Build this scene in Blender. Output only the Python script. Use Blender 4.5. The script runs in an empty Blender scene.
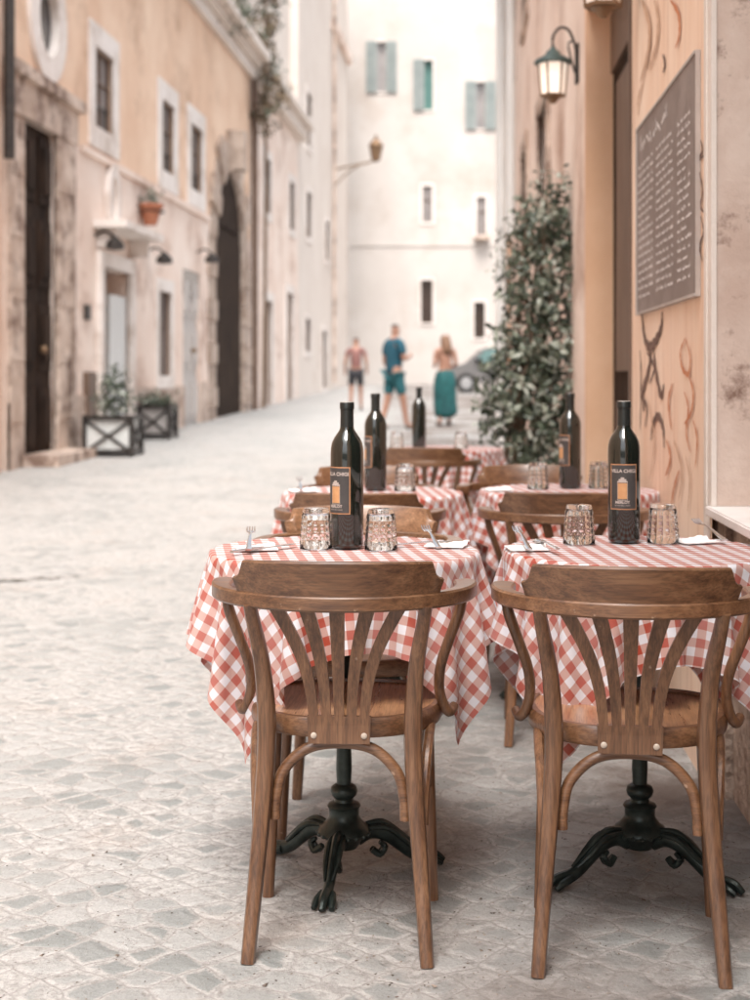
import bpy, bmesh, math, random
import numpy as np
from mathutils import Vector, Matrix, noise as mnoise
random.seed(7); np.random.seed(7)
R = math.radians
S = bpy.context.scene
C = S.collection
F = 1450.0; HC = 1.126; HY = 376.0; CX = 375.0

# ------------------------------------------------------------------ materials
def nodes(m):
    m.use_nodes = True
    nt = m.node_tree
    return nt, nt.nodes, nt.links, nt.nodes['Principled BSDF']

def mat(name, c1, c2=None, rough=0.7, scale=4.0, stretch=(1, 1, 1), detail=6, bump=0.0, bscale=None, c3=None,
        metal=0.0, spec=0.5, coat=0.0, contrast=(0.35, 0.65), bdist=0.01, rvar=0.0, s3=1.3, t3=(0.55, 0.7), trans=0.0):
    m = bpy.data.materials.new(name)
    nt, N, L, P = nodes(m)
    P.inputs['Roughness'].default_value = rough
    P.inputs['Metallic'].default_value = metal
    P.inputs['Specular IOR Level'].default_value = spec
    P.inputs['Coat Weight'].default_value = coat
    P.inputs['Base Color'].default_value = (*c1, 1)
    tc = N.new('ShaderNodeTexCoord'); mp = N.new('ShaderNodeMapping')
    mp.inputs['Scale'].default_value = stretch
    L.new(tc.outputs['Object'], mp.inputs['Vector'])
    if c2:
        nz = N.new('ShaderNodeTexNoise'); nz.inputs['Scale'].default_value = scale
        nz.inputs['Detail'].default_value = detail; nz.inputs['Roughness'].default_value = 0.62
        L.new(mp.outputs[0], nz.inputs['Vector'])
        rp = N.new('ShaderNodeValToRGB')
        rp.color_ramp.elements[0].position = contrast[0]; rp.color_ramp.elements[1].position = contrast[1]
        rp.color_ramp.elements[0].color = (*c1, 1); rp.color_ramp.elements[1].color = (*c2, 1)
        L.new(nz.outputs[0], rp.inputs[0])
        out = rp.outputs[0]
        if c3:
            n3 = N.new('ShaderNodeTexNoise'); n3.inputs['Scale'].default_value = s3
            n3.inputs['Detail'].default_value = 8; n3.inputs['Roughness'].default_value = 0.7
            L.new(tc.outputs['Object'], n3.inputs['Vector'])
            r3 = N.new('ShaderNodeMapRange'); r3.inputs[1].default_value = t3[0]; r3.inputs[2].default_value = t3[1]
            L.new(n3.outputs[0], r3.inputs[0])
            mx = N.new('ShaderNodeMix'); mx.data_type = 'RGBA'
            L.new(r3.outputs[0], mx.inputs[0]); L.new(out, mx.inputs[6]); mx.inputs[7].default_value = (*c3, 1)
            out = mx.outputs[2]
        L.new(out, P.inputs['Base Color'])
        if rvar:
            rr = N.new('ShaderNodeMapRange'); rr.inputs[3].default_value = rough - rvar; rr.inputs[4].default_value = rough + rvar
            L.new(nz.outputs[0], rr.inputs[0]); L.new(rr.outputs[0], P.inputs['Roughness'])
    if bump:
        nb = N.new('ShaderNodeTexNoise'); nb.inputs['Scale'].default_value = bscale or scale * 4
        nb.inputs['Detail'].default_value = 6; nb.inputs['Roughness'].default_value = 0.6
        L.new(mp.outputs[0], nb.inputs['Vector'])
        b = N.new('ShaderNodeBump'); b.inputs['Strength'].default_value = bump; b.inputs['Distance'].default_value = bdist
        L.new(nb.outputs[0], b.inputs['Height']); L.new(b.outputs[0], P.inputs['Normal'])
    return m

M = {}
M['ochre'] = mat('stucco_ochre', (.72, .485, .34), (.84, .63, .475), .9, .7, bump=.5, bscale=9, c3=(.46, .28, .18), s3=.55, t3=(.50, .70), bdist=.02)
M['blush'] = mat('stucco_blush', (.76, .60, .51), (.86, .74, .66), .9, .9, bump=.5, bscale=9, c3=(.46, .31, .24), s3=.8, t3=(.52, .68), bdist=.02)
M['cream'] = mat('stucco_cream', (.68, .60, .54), (.75, .68, .62), .9, .6, bump=.4, bscale=7, c3=(.52, .41, .34), s3=.35, t3=(.56, .75), bdist=.02)
M['white'] = mat('stucco_white', (.50, .455, .42), (.58, .535, .50), .9, .35, bump=.3, bscale=5, c3=(.42, .35, .30), s3=.3, t3=(.50, .72), bdist=.02)
M['trim'] = mat('white_trim', (.74, .67, .62), (.82, .76, .72), .8, 3, bump=.3, bscale=12, c3=(.52, .43, .37), s3=1.6, t3=(.50, .68))
M['stone'] = mat('weathered_stone', (.46, .34, .27), (.70, .58, .50), .9, 2.5, bump=1, bscale=14, c3=(.20, .13, .10), s3=2.0, t3=(.48, .62), bdist=.02)
M['darkstone'] = mat('sooty_stone', (.30, .21, .16), (.62, .51, .43), .95, 2.2, bump=1, bscale=9, c3=(.14, .09, .07), s3=1.1, bdist=.05)
M['rpier'] = mat('pier_travertine', (.52, .39, .325), (.64, .52, .45), .85, 5, bump=.5, bscale=40, c3=(.20, .12, .09), s3=8, t3=(.54, .68), bdist=.006, rvar=.1)
M['rbase'] = mat('rough_base_stone', (.33, .24, .19), (.60, .48, .40), .95, 14, bump=1, bscale=30, c3=(.20, .12, .09), s3=6, bdist=.03)
M['jamb'] = mat('orange_plaster', (.70, .43, .27), (.80, .53, .36), .85, 2.0, bump=.3, bscale=20, bdist=.005)
M['marble'] = mat('pale_marble', (.74, .69, .66), (.84, .80, .78), .45, 6, detail=10)
M['oak'] = mat('dark_portal_shade', (.014, .009, .007), (.055, .034, .024), .85, 3, stretch=(3, 3, .5), bump=.6, bscale=10, spec=.12)
M['brownwood'] = mat('brown_frame_wood', (.10, .06, .04), (.17, .11, .08), .55, 5, stretch=(4, 4, .5))
M['greydoor'] = mat('grey_painted_door', (.42, .38, .36), (.56, .52, .49), .6, 3, stretch=(3, 3, .6))
M['palepaint'] = mat('pale_painted_panel', (.62, .63, .62), (.72, .73, .72), .6, 3, stretch=(3, 3, .6))
M['void'] = mat('dark_glass_pane', (.03, .03, .035), (.06, .055, .05), .12, 3)
M['greyglass'] = mat('grey_glass_pane', (.24, .22, .215), (.34, .31, .30), .2, 1.5)
M['shutter'] = mat('grey_green_shutter', (.23, .265, .255), (.30, .33, .32), .6, 3)
M['shutterdark'] = mat('deep_green_shutter', (.06, .16, .14), (.09, .20, .18), .5, 3)
M['iron'] = mat('dark_iron', (.03, .028, .027), (.06, .05, .045), .45, 14, metal=.6, bump=.2)
M['castiron'] = mat('cast_iron_green_black', (.014, .021, .019), (.045, .060, .054), .33, 22, metal=.45, bump=.5, bscale=60, bdist=.002, rvar=.12,
                    c3=(.09, .075, .06), s3=30, t3=(.62, .75))
M['terra'] = mat('terracotta', (.36, .13, .07), (.46, .19, .11), .8, 9)
M['darkpot'] = mat('dark_planter', (.26, .24, .23), (.36, .34, .33), .7, 9)
M['palebox'] = mat('pale_planter_panel', (.56, .58, .57), (.64, .65, .64), .8, 7)
M['bark'] = mat('woody_stem', (.14, .09, .06), (.24, .17, .12), .9, 16)
M['soil'] = mat('soil', (.05, .035, .025), (.09, .065, .05), 1, 30)
M['steel'] = mat('cutlery_steel', (.62, .61, .60), (.74, .73, .72), .22, 20, metal=1)
M['napkin'] = mat('paper_napkin', (.86, .84, .83), (.92, .90, .89), .9, 40, bump=.3, bscale=120, bdist=.001)
M['foil'] = mat('black_capsule_foil', (.018, .02, .019), (.03, .034, .032), .33, 20, metal=.3)
M['capw'] = mat('pale_capsule_top', (.55, .5, .46), (.65, .6, .56), .5, 20)
M['bottle'] = mat('dark_bottle_glass', (.006, .009, .007), (.010, .014, .011), .05, 5, spec=.7, coat=.6)
M['lab_dark'] = mat('label_charcoal', (.045, .04, .04), (.06, .055, .052), .5, 30)
M['lab_gold'] = mat('label_copper', (.42, .19, .09), (.50, .25, .13), .45, 30)
M['lab_text'] = mat('label_print', (.50, .43, .39), None, .6)
M['lab_art'] = mat('label_orange', (.50, .25, .11), (.58, .32, .15), .6, 60)
M['board'] = mat('menu_slate', (.18, .14, .125), (.24, .195, .175), .6, 6, c3=(.30, .25, .23), s3=3, t3=(.5, .75))
M['chalk'] = mat('chalk_white', (.74, .70, .68), (.84, .80, .78), .9, 40)
M['boardframe'] = mat('menu_frame', (.36, .31, .28), (.45, .40, .37), .5, 10)
M['gdark'] = mat('graffiti_brown', (.11, .06, .045), (.20, .12, .09), .8, 20)
M['gorange'] = mat('graffiti_rust', (.50, .17, .07), (.58, .25, .12), .8, 20)
M['gpale'] = mat('graffiti_tan', (.50, .31, .20), (.58, .38, .26), .8, 20)
M['screw'] = mat('pale_screw_cap', (.42, .35, .29), (.5, .43, .36), .4, 40)
M['skin'] = mat('skin', (.30, .155, .105), (.37, .20, .14), .55, 8)
M['tee'] = mat('blue_cotton', (.008, .055, .085), (.014, .08, .115), .9, 8)
M['shorts'] = mat('teal_cotton', (.012, .085, .10), (.02, .11, .13), .9, 8)
M['skirt'] = mat('teal_print', (.003, .045, .05), (.012, .11, .11), .8, 9, c3=(.01, .06, .07), s3=7)
M['topb'] = mat('tan_top', (.42, .25, .16), (.5, .31, .2), .8, 8)
M['pinktee'] = mat('mauve_cotton', (.20, .09, .08), (.26, .13, .115), .9, 8)
M['blackc'] = mat('black_cotton', (.02, .02, .025), (.035, .035, .04), .9, 8)
M['hairb'] = mat('light_brown_hair', (.13, .065, .035), (.22, .12, .07), .6, 14, stretch=(1, 1, .2))
M['haird'] = mat('dark_hair', (.04, .025, .02), (.08, .05, .04), .6, 14)
M['shoe'] = mat('shoe_leather', (.10, .07, .06), (.15, .11, .09), .6, 10)
M['carpaint'] = mat('silver_paint', (.11, .10, .093), (.14, .125, .115), .3, 2, metal=.5, coat=.5)
M['tyre'] = mat('tyre_rubber', (.02, .02, .02), (.035, .033, .03), .85, 10)
M['rim'] = mat('wheel_alloy', (.45, .45, .45), (.55, .55, .55), .35, 8, metal=.8)
M['carglass'] = mat('car_glass', (.02, .07, .065), (.03, .10, .09), .05, 2)
M['redlamp'] = mat('red_lens', (.4, .02, .02), None, .2)
M['whitelamp'] = mat('clear_lens', (.7, .7, .7), None, .15)
M['brass'] = mat('aged_bronze', (.17, .10, .055), (.27, .17, .10), .5, 15, metal=.5)
M['lampgreen'] = mat('verdigris_iron', (.04, .065, .06), (.08, .11, .10), .5, 20, metal=.3)
M['drain'] = mat('dark_gutter_gap', (.10, .10, .085), (.20, .19, .17), .9, 20)

# right plaster with vertical streaks
def streak_plaster():
    m = mat('streaked_plaster', (.80, .57, .42), (.88, .70, .56), .85, 3, stretch=(1, 1, .35), bump=.3, bscale=30, bdist=.004)
    nt, N, L, P = nodes(m)
    prev = P.inputs['Base Color'].links[0].from_socket
    tc = N.new('ShaderNodeTexCoord'); mp = N.new('ShaderNodeMapping'); mp.inputs['Scale'].default_value = (1, 9, .5)
    nz = N.new('ShaderNodeTexNoise'); nz.inputs['Scale'].default_value = 3.2; nz.inputs['Detail'].default_value = 5
    r = N.new('ShaderNodeMapRange'); r.inputs[1].default_value = .56; r.inputs[2].default_value = .78; r.inputs[4].default_value = .8
    mx = N.new('ShaderNodeMix'); mx.data_type = 'RGBA'; mx.inputs[7].default_value = (.52, .31, .21, 1)
    L.new(tc.outputs['Object'], mp.inputs[0]); L.new(mp.outputs[0], nz.inputs['Vector']); L.new(nz.outputs[0], r.inputs[0])
    L.new(r.outputs[0], mx.inputs[0]); L.new(prev, mx.inputs[6]); L.new(mx.outputs[2], P.inputs['Base Color'])
    return m
M['rplaster'] = streak_plaster()

def wood(name, a, b, dark, rough=.38, axis=2, coat=.15):
    m = bpy.data.materials.new(name); nt, N, L, P = nodes(m)
    tc = N.new('ShaderNodeTexCoord'); mp = N.new('ShaderNodeMapping')
    sc = [20, 20, 20]; sc[axis] = 1.3
    mp.inputs['Scale'].default_value = sc
    L.new(tc.outputs['Object'], mp.inputs[0])
    oi = N.new('ShaderNodeObjectInfo')
    add = N.new('ShaderNodeVectorMath'); add.operation = 'ADD'
    sc2 = N.new('ShaderNodeVectorMath'); sc2.operation = 'SCALE'; sc2.inputs['Scale'].default_value = 37
    cmb = N.new('ShaderNodeCombineXYZ')
    for i in range(3): L.new(oi.outputs['Random'], cmb.inputs[i])
    L.new(cmb.outputs[0], sc2.inputs[0]); L.new(mp.outputs[0], add.inputs[0]); L.new(sc2.outputs[0], add.inputs[1])
    n1 = N.new('ShaderNodeTexNoise'); n1.inputs['Scale'].default_value = 2.6; n1.inputs['Detail'].default_value = 9
    n1.inputs['Roughness'].default_value = .68; n1.inputs['Distortion'].default_value = .25
    L.new(add.outputs[0], n1.inputs['Vector'])
    r1 = N.new('ShaderNodeValToRGB'); e = r1.color_ramp.elements
    e[0].position = .33; e[0].color = (*dark, 1); e[1].position = .68; e[1].color = (*b, 1)
    k = e.new(.47); k.color = (*a, 1)
    L.new(n1.outputs[0], r1.inputs[0])
    # fine pores
    mp2 = N.new('ShaderNodeMapping'); s2 = [190, 190, 190]; s2[axis] = 9; mp2.inputs['Scale'].default_value = s2
    L.new(tc.outputs['Object'], mp2.inputs[0])
    n2 = N.new('ShaderNodeTexNoise'); n2.inputs['Scale'].default_value = 1.6; n2.inputs['Detail'].default_value = 3
    L.new(mp2.outputs[0], n2.inputs['Vector'])
    r2 = N.new('ShaderNodeMapRange'); r2.inputs[1].default_value = .36; r2.inputs[2].default_value = .56; r2.inputs[3].default_value = .66; r2.inputs[4].default_value = 1
    L.new(n2.outputs[0], r2.inputs[0])
    mu = N.new('ShaderNodeMix'); mu.data_type = 'RGBA'; mu.blend_type = 'MULTIPLY'; mu.inputs[0].default_value = 1
    L.new(r1.outputs[0], mu.inputs[6]); L.new(r2.outputs[0], mu.inputs[7])
    # pale nicks and worn spots
    n3 = N.new('ShaderNodeTexNoise'); n3.inputs['Scale'].default_value = 34; n3.inputs['Detail'].default_value = 4
    L.new(tc.outputs['Object'], n3.inputs['Vector'])
    r3 = N.new('ShaderNodeMapRange'); r3.inputs[1].default_value = .70; r3.inputs[2].default_value = .76; r3.inputs[4].default_value = .7
    L.new(n3.outputs[0], r3.inputs[0])
    mx = N.new('ShaderNodeMix'); mx.data_type = 'RGBA'; mx.inputs[7].default_value = (.50, .36, .26, 1)
    L.new(r3.outputs[0], mx.inputs[0]); L.new(mu.outputs[2], mx.inputs[6])
    vr_ = N.new('ShaderNodeMapRange'); vr_.inputs[3].default_value = .84; vr_.inputs[4].default_value = 1.2; L.new(oi.outputs['Random'], vr_.inputs[0])
    mv = N.new('ShaderNodeMix'); mv.data_type = 'RGBA'; mv.blend_type = 'MULTIPLY'; mv.inputs[0].default_value = 1
    L.new(mx.outputs[2], mv.inputs[6]); L.new(vr_.outputs[0], mv.inputs[7]); L.new(mv.outputs[2], P.inputs['Base Color'])
    rr = N.new('ShaderNodeMapRange'); rr.inputs[3].default_value = rough - .08; rr.inputs[4].default_value = rough + .16
    L.new(n1.outputs[0], rr.inputs[0]); L.new(rr.outputs[0], P.inputs['Roughness'])
    P.inputs['Coat Weight'].default_value = coat + .4; P.inputs['Coat Roughness'].default_value = .22
    b_ = N.new('ShaderNodeBump'); b_.inputs['Strength'].default_value = .25; b_.inputs['Distance'].default_value = .001
    L.new(n2.outputs[0], b_.inputs['Height']); L.new(b_.outputs[0], P.inputs['Normal'])
    return m
WA, WB, WD = (.150, .068, .031), (.240, .121, .060), (.078, .032, .015)
M['wood_z'] = wood('chair_wood_upright', WA, WB, WD, axis=2)
M['wood_x'] = wood('chair_wood_cross', WA, WB, WD, axis=0)
M['wood_seat'] = wood('seat_plywood', (.42, .215, .105), (.56, .32, .175), (.28, .135, .065), rough=.26, axis=1, coat=.4)
M['wood_light'] = wood('pale_beech', (.22, .11, .055), (.32, .175, .095), (.13, .06, .03), axis=0)

def gingham():
    m = bpy.data.materials.new('red_gingham_cotton'); nt, N, L, P = nodes(m)
    uv = N.new('ShaderNodeUVMap'); uv.uv_map = 'UVMap'
    sp = N.new('ShaderNodeSeparateXYZ'); L.new(uv.outputs[0], sp.inputs[0])
    def stripe(s):
        a = N.new('ShaderNodeMath'); a.operation = 'MULTIPLY'; a.inputs[1].default_value = 1 / .037; L.new(s, a.inputs[0])
        f = N.new('ShaderNodeMath'); f.operation = 'FRACT'; L.new(a.outputs[0], f.inputs[0])
        g = N.new('ShaderNodeMath'); g.operation = 'PINGPONG'; g.inputs[1].default_value = .5; L.new(f.outputs[0], g.inputs[0])
        t = N.new('ShaderNodeMapRange'); t.inputs[1].default_value = .235; t.inputs[2].default_value = .265; L.new(g.outputs[0], t.inputs[0])
        return t.outputs[0]
    a, b = stripe(sp.outputs[0]), stripe(sp.outputs[1])
    s = N.new('ShaderNodeMath'); s.operation = 'ADD'; L.new(a, s.inputs[0]); L.new(b, s.inputs[1])
    h = N.new('ShaderNodeMath'); h.operation = 'MULTIPLY'; h.inputs[1].default_value = .5; L.new(s.outputs[0], h.inputs[0])
    rp = N.new('ShaderNodeValToRGB'); e = rp.color_ramp.elements
    e[0].color = (.78, .77, .82, 1); e[1].color = (.43, .062, .030, 1); e[0].position = 0; e[1].position = 1
    k = e.new(.5); k.color = (.58, .345, .30, 1)
    L.new(h.outputs[0], rp.inputs[0])
    # weave and slight fading
    tc = N.new('ShaderNodeTexCoord')
    n = N.new('ShaderNodeTexNoise'); n.inputs['Scale'].default_value = 5; n.inputs['Detail'].default_value = 4; L.new(uv.outputs[0], n.inputs['Vector'])
    fr = N.new('ShaderNodeMapRange'); fr.inputs[1].default_value = .35; fr.inputs[2].default_value = .8; fr.inputs[4].default_value = .30; L.new(n.outputs[0], fr.inputs[0])
    mx = N.new('ShaderNodeMix'); mx.data_type = 'RGBA'; mx.inputs[7].default_value = (.86, .80, .80, 1)
    L.new(fr.outputs[0], mx.inputs[0]); L.new(rp.outputs[0], mx.inputs[6])
    L.new(mx.outputs[2], P.inputs['Base Color'])
    P.inputs['Roughness'].default_value = .9; P.inputs['Sheen Weight'].default_value = .2
    n2 = N.new('ShaderNodeTexNoise'); n2.inputs['Scale'].default_value = 28; n2.inputs['Detail'].default_value = 5; L.new(uv.outputs[0], n2.inputs['Vector'])
    bp = N.new('ShaderNodeBump'); bp.inputs['Strength'].default_value = .35; bp.inputs['Distance'].default_value = .006
    L.new(n2.outputs[0], bp.inputs['Height']); L.new(bp.outputs[0], P.inputs['Normal'])
    tr = N.new('ShaderNodeBsdfTranslucent'); L.new(mx.outputs[2], tr.inputs[0])
    ms = N.new('ShaderNodeMixShader'); ms.inputs[0].default_value = .22
    L.new(P.outputs[0], ms.inputs[1]); L.new(tr.outputs[0], ms.inputs[2])
    L.new(ms.outputs[0], N['Material Output'].inputs['Surface'])
    return m
M['gingham'] = gingham()

def glassmat():
    m = bpy.data.materials.new('clear_glass'); nt, N, L, P = nodes(m)
    P.inputs['Base Color'].default_value = (1, 1, 1, 1); P.inputs['Roughness'].default_value = .03
    P.inputs['IOR'].default_value = 1.36; P.inputs['Transmission Weight'].default_value = 1
    return m
M['glass'] = glassmat()
def emit(name, col, st):
    m = bpy.data.materials.new(name); nt, N, L, P = nodes(m)
    P.inputs['Base Color'].default_value = (*col, 1); P.inputs['Emission Color'].default_value = (*col, 1)
    P.inputs['Emission Strength'].default_value = st; return m
M['lampglow'] = emit('lantern_glow', (1, .88, .76), .22)
M['frost'] = mat('frosted_lantern_glass', (.80, .72, .64), (.88, .80, .73), .3, 6)

def leafmat(name, a, b, rough=.35):
    m = bpy.data.materials.new(name); nt, N, L, P = nodes(m)
    tc = N.new('ShaderNodeTexCoord'); n = N.new('ShaderNodeTexNoise'); n.inputs['Scale'].default_value = 9; n.inputs['Detail'].default_value = 3
    L.new(tc.outputs['Object'], n.inputs['Vector'])
    r = N.new('ShaderNodeValToRGB'); r.color_ramp.elements[0].position = .38; r.color_ramp.elements[1].position = .66
    r.color_ramp.elements[0].color = (*a, 1); r.color_ramp.elements[1].color = (*b, 1)
    L.new(n.outputs[0], r.inputs[0]); L.new(r.outputs[0], P.inputs['Base Color'])
    P.inputs['Roughness'].default_value = rough
    return m
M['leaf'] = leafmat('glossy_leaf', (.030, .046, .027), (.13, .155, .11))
M['leafglint'] = leafmat('glint_leaf', (.26, .30, .23), (.48, .50, .44), .35)  # highlights of the glossy foliage painted as a pale leaf colour
M['ivy'] = leafmat('dry_ivy_leaf', (.09, .065, .04), (.24, .17, .10), .7)

def groundmat():
    m = bpy.data.materials.new('worn_cobbles'); nt, N, L, P = nodes(m)
    tc = N.new('ShaderNodeTexCoord')
    wn = N.new('ShaderNodeTexNoise'); wn.inputs['Scale'].default_value = 3.2; wn.inputs['Detail'].default_value = 3
    L.new(tc.outputs['Object'], wn.inputs['Vector'])
    sub = N.new('ShaderNodeVectorMath'); sub.operation = 'SUBTRACT'; sub.inputs[1].default_value = (.5, .5, .5); L.new(wn.outputs['Color'], sub.inputs[0])
    scl = N.new('ShaderNodeVectorMath'); scl.operation = 'SCALE'; scl.inputs['Scale'].default_value = .13; L.new(sub.outputs[0], scl.inputs[0])
    ad = N.new('ShaderNodeVectorMath'); ad.operation = 'ADD'; L.new(tc.outputs['Object'], ad.inputs[0]); L.new(scl.outputs[0], ad.inputs[1])
    fl = N.new('ShaderNodeVectorMath'); fl.operation = 'MULTIPLY'; fl.inputs[1].default_value = (1, 1, 0); vr = N.new('ShaderNodeVectorRotate'); vr.inputs['Angle'].default_value = R(43); L.new(ad.outputs[0], vr.inputs['Vector']); L.new(vr.outputs[0], fl.inputs[0])
    v = N.new('ShaderNodeTexVoronoi'); v.feature = 'DISTANCE_TO_EDGE'; v.inputs['Scale'].default_value = 11.5; v.inputs['Randomness'].default_value = .45
    vc = N.new('ShaderNodeTexVoronoi'); vc.feature = 'F1'; vc.inputs['Scale'].default_value = 11.5; vc.inputs['Randomness'].default_value = .45
    L.new(fl.outputs[0], v.inputs['Vector']); L.new(fl.outputs[0], vc.inputs['Vector'])
    # fine noise used to fray the stone borders
    fn = N.new('ShaderNodeTexNoise'); fn.inputs['Scale'].default_value = 34; fn.inputs['Detail'].default_value = 8; fn.inputs['Roughness'].default_value = .7
    L.new(tc.outputs['Object'], fn.inputs['Vector'])
    big = N.new('ShaderNodeTexNoise'); big.inputs['Scale'].default_value = 1.1; big.inputs['Detail'].default_value = 5; big.inputs['Roughness'].default_value = .6
    L.new(tc.outputs['Object'], big.inputs['Vector'])
    # edge threshold = dirt cover: .1 .. .4 varies with big noise and per stone
    spc = N.new('ShaderNodeSeparateColor'); L.new(vc.outputs['Color'], spc.inputs[0])
    th = N.new('ShaderNodeMapRange'); th.inputs[1].default_value = .38; th.inputs[2].default_value = .66; th.inputs[3].default_value = .0; th.inputs[4].default_value = .27
    L.new(big.outputs[0], th.inputs[0])
    pr = N.new('ShaderNodeMath'); pr.operation = 'MULTIPLY_ADD'; pr.inputs[1].default_value = .12; L.new(spc.outputs[0], pr.inputs[0]); L.new(th.outputs[0], pr.inputs[2])
    fz = N.new('ShaderNodeMath'); fz.operation = 'MULTIPLY_ADD'; fz.inputs[1].default_value = .5; fz.inputs[2].default_value = -.24; L.new(fn.outputs[0], fz.inputs[0])
    de = N.new('ShaderNodeMath'); de.operation = 'ADD'; L.new(v.outputs['Distance'], de.inputs[0]); L.new(fz.outputs[0], de.inputs[1])
    df = N.new('ShaderNodeMath'); df.operation = 'SUBTRACT'; L.new(de.outputs[0], df.inputs[0]); L.new(pr.outputs[0], df.inputs[1])
    mk = N.new('ShaderNodeMapRange'); mk.inputs[1].default_value = -.02; mk.inputs[2].default_value = .05; L.new(df.outputs[0], mk.inputs[0])
    # colours
    sr = N.new('ShaderNodeValToRGB'); sr.color_ramp.elements[0].color = (.245, .258, .252, 1); sr.color_ramp.elements[1].color = (.42, .415, .405, 1)
    L.new(spc.outputs[1], sr.inputs[0])
    dr = N.new('ShaderNodeValToRGB'); dr.color_ramp.elements[0].color = (.25, .24, .228, 1); dr.color_ramp.elements[1].color = (.485, .47, .455, 1)
    dr.color_ramp.elements[0].position = .33; dr.color_ramp.elements[1].position = .56
    L.new(fn.outputs[0], dr.inputs[0])
    mx = N.new('ShaderNodeMix'); mx.data_type = 'RGBA'; L.new(mk.outputs[0], mx.inputs[0]); L.new(dr.outputs[0], mx.inputs[6]); L.new(sr.outputs[0], mx.inputs[7])
    # thin dirty line inside some joints
    jl = N.new('ShaderNodeMapRange'); jl.inputs[1].default_value = .012; jl.inputs[2].default_value = .05; jl.inputs[3].default_value = 1; jl.inputs[4].default_value = 0; L.new(v.outputs['Distance'], jl.inputs[0])
    jn = N.new('ShaderNodeMapRange'); jn.inputs[1].default_value = .42; jn.inputs[2].default_value = .62; L.new(big.outputs[0], jn.inputs[0])
    jk = N.new('ShaderNodeMapRange'); jk.inputs[1].default_value = .40; jk.inputs[2].default_value = .60; L.new(fn.outputs[0], jk.inputs[0])
    j1 = N.new('ShaderNodeMath'); j1.operation = 'MULTIPLY'; L.new(jl.outputs[0], j1.inputs[0]); L.new(jk.outputs[0], j1.inputs[1])
    j2 = N.new('ShaderNodeMath'); j2.operation = 'MULTIPLY'; j2.inputs[1].default_value = .55; L.new(j1.outputs[0], j2.inputs[0])
    mj = N.new('ShaderNodeMix'); mj.data_type = 'RGBA'; mj.inputs[7].default_value = (.15, .13, .12, 1); L.new(j2.outputs[0], mj.inputs[0]); L.new(mx.outputs[2], mj.inputs[6]); mx = mj
    # rusty patches and pale patches
    bt = N.new('ShaderNodeTexNoise'); bt.inputs['Scale'].default_value = 2.3; bt.inputs['Detail'].default_value = 7
    L.new(ad.outputs[0], bt.inputs['Vector'])
    br = N.new('ShaderNodeMapRange'); br.inputs[1].default_value = .58; br.inputs[2].default_value = .75; br.inputs[4].default_value = .35; L.new(bt.outputs[0], br.inputs[0])
    m2 = N.new('ShaderNodeMix'); m2.data_type = 'RGBA'; m2.inputs[7].default_value = (.42, .33, .28, 1); L.new(br.outputs[0], m2.inputs[0]); L.new(mx.outputs[2], m2.inputs[6])
    # fine grain over everything
    gn = N.new('ShaderNodeTexNoise'); gn.inputs['Scale'].default_value = 130; gn.inputs['Detail'].default_value = 6; gn.inputs['Roughness'].default_value = .75; L.new(tc.outputs['Object'], gn.inputs['Vector'])
    gr = N.new('ShaderNodeMapRange'); gr.inputs[1].default_value = .3; gr.inputs[2].default_value = .7; gr.inputs[3].default_value = .80; gr.inputs[4].default_value = 1.16; L.new(gn.outputs[0], gr.inputs[0])
    mg = N.new('ShaderNodeMix'); mg.data_type = 'RGBA'; mg.blend_type = 'MULTIPLY'; mg.inputs[0].default_value = 1; L.new(m2.outputs[2], mg.inputs[6]); L.new(gr.outputs[0], mg.inputs[7]); m2 = mg
    # dark specks
    sk = N.new('ShaderNodeTexNoise'); sk.inputs['Scale'].default_value = 95; sk.inputs['Detail'].default_value = 3; L.new(tc.outputs['Object'], sk.inputs['Vector'])
    kr = N.new('ShaderNodeMapRange'); kr.inputs[1].default_value = .66; kr.inputs[2].default_value = .72; kr.inputs[4].default_value = .75; L.new(sk.outputs[0], kr.inputs[0])
    m3 = N.new('ShaderNodeMix'); m3.data_type = 'RGBA'; m3.inputs[7].default_value = (.16, .13, .12, 1); L.new(kr.outputs[0], m3.inputs[0]); L.new(m2.outputs[2], m3.inputs[6])
    # shade under the right tables painted in, mixed with brown stains by the wall
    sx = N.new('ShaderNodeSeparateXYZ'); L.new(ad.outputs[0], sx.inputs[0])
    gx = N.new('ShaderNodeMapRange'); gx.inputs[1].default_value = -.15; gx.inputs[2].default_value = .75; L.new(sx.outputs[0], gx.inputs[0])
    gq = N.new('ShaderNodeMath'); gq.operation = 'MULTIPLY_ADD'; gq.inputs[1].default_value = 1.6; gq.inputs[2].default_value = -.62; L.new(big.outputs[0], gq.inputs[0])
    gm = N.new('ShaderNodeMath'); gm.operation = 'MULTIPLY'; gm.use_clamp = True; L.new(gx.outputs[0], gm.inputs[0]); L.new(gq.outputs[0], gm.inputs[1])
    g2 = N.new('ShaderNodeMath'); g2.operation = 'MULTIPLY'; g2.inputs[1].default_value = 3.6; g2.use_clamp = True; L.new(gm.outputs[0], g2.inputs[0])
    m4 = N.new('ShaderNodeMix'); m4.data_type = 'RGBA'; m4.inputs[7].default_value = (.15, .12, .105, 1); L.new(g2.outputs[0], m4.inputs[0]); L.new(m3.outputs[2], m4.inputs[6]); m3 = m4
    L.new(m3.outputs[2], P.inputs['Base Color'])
    ro = N.new('ShaderNodeMapRange'); ro.inputs[3].default_value = .95; ro.inputs[4].default_value = .62; L.new(mk.outputs[0], ro.inputs[0]); L.new(ro.outputs[0], P.inputs['Roughness'])
    # bump
    hh = N.new('ShaderNodeMath'); hh.operation = 'MINIMUM'; hh.inputs[1].default_value = .3; L.new(v.outputs['Distance'], hh.inputs[0])
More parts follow.
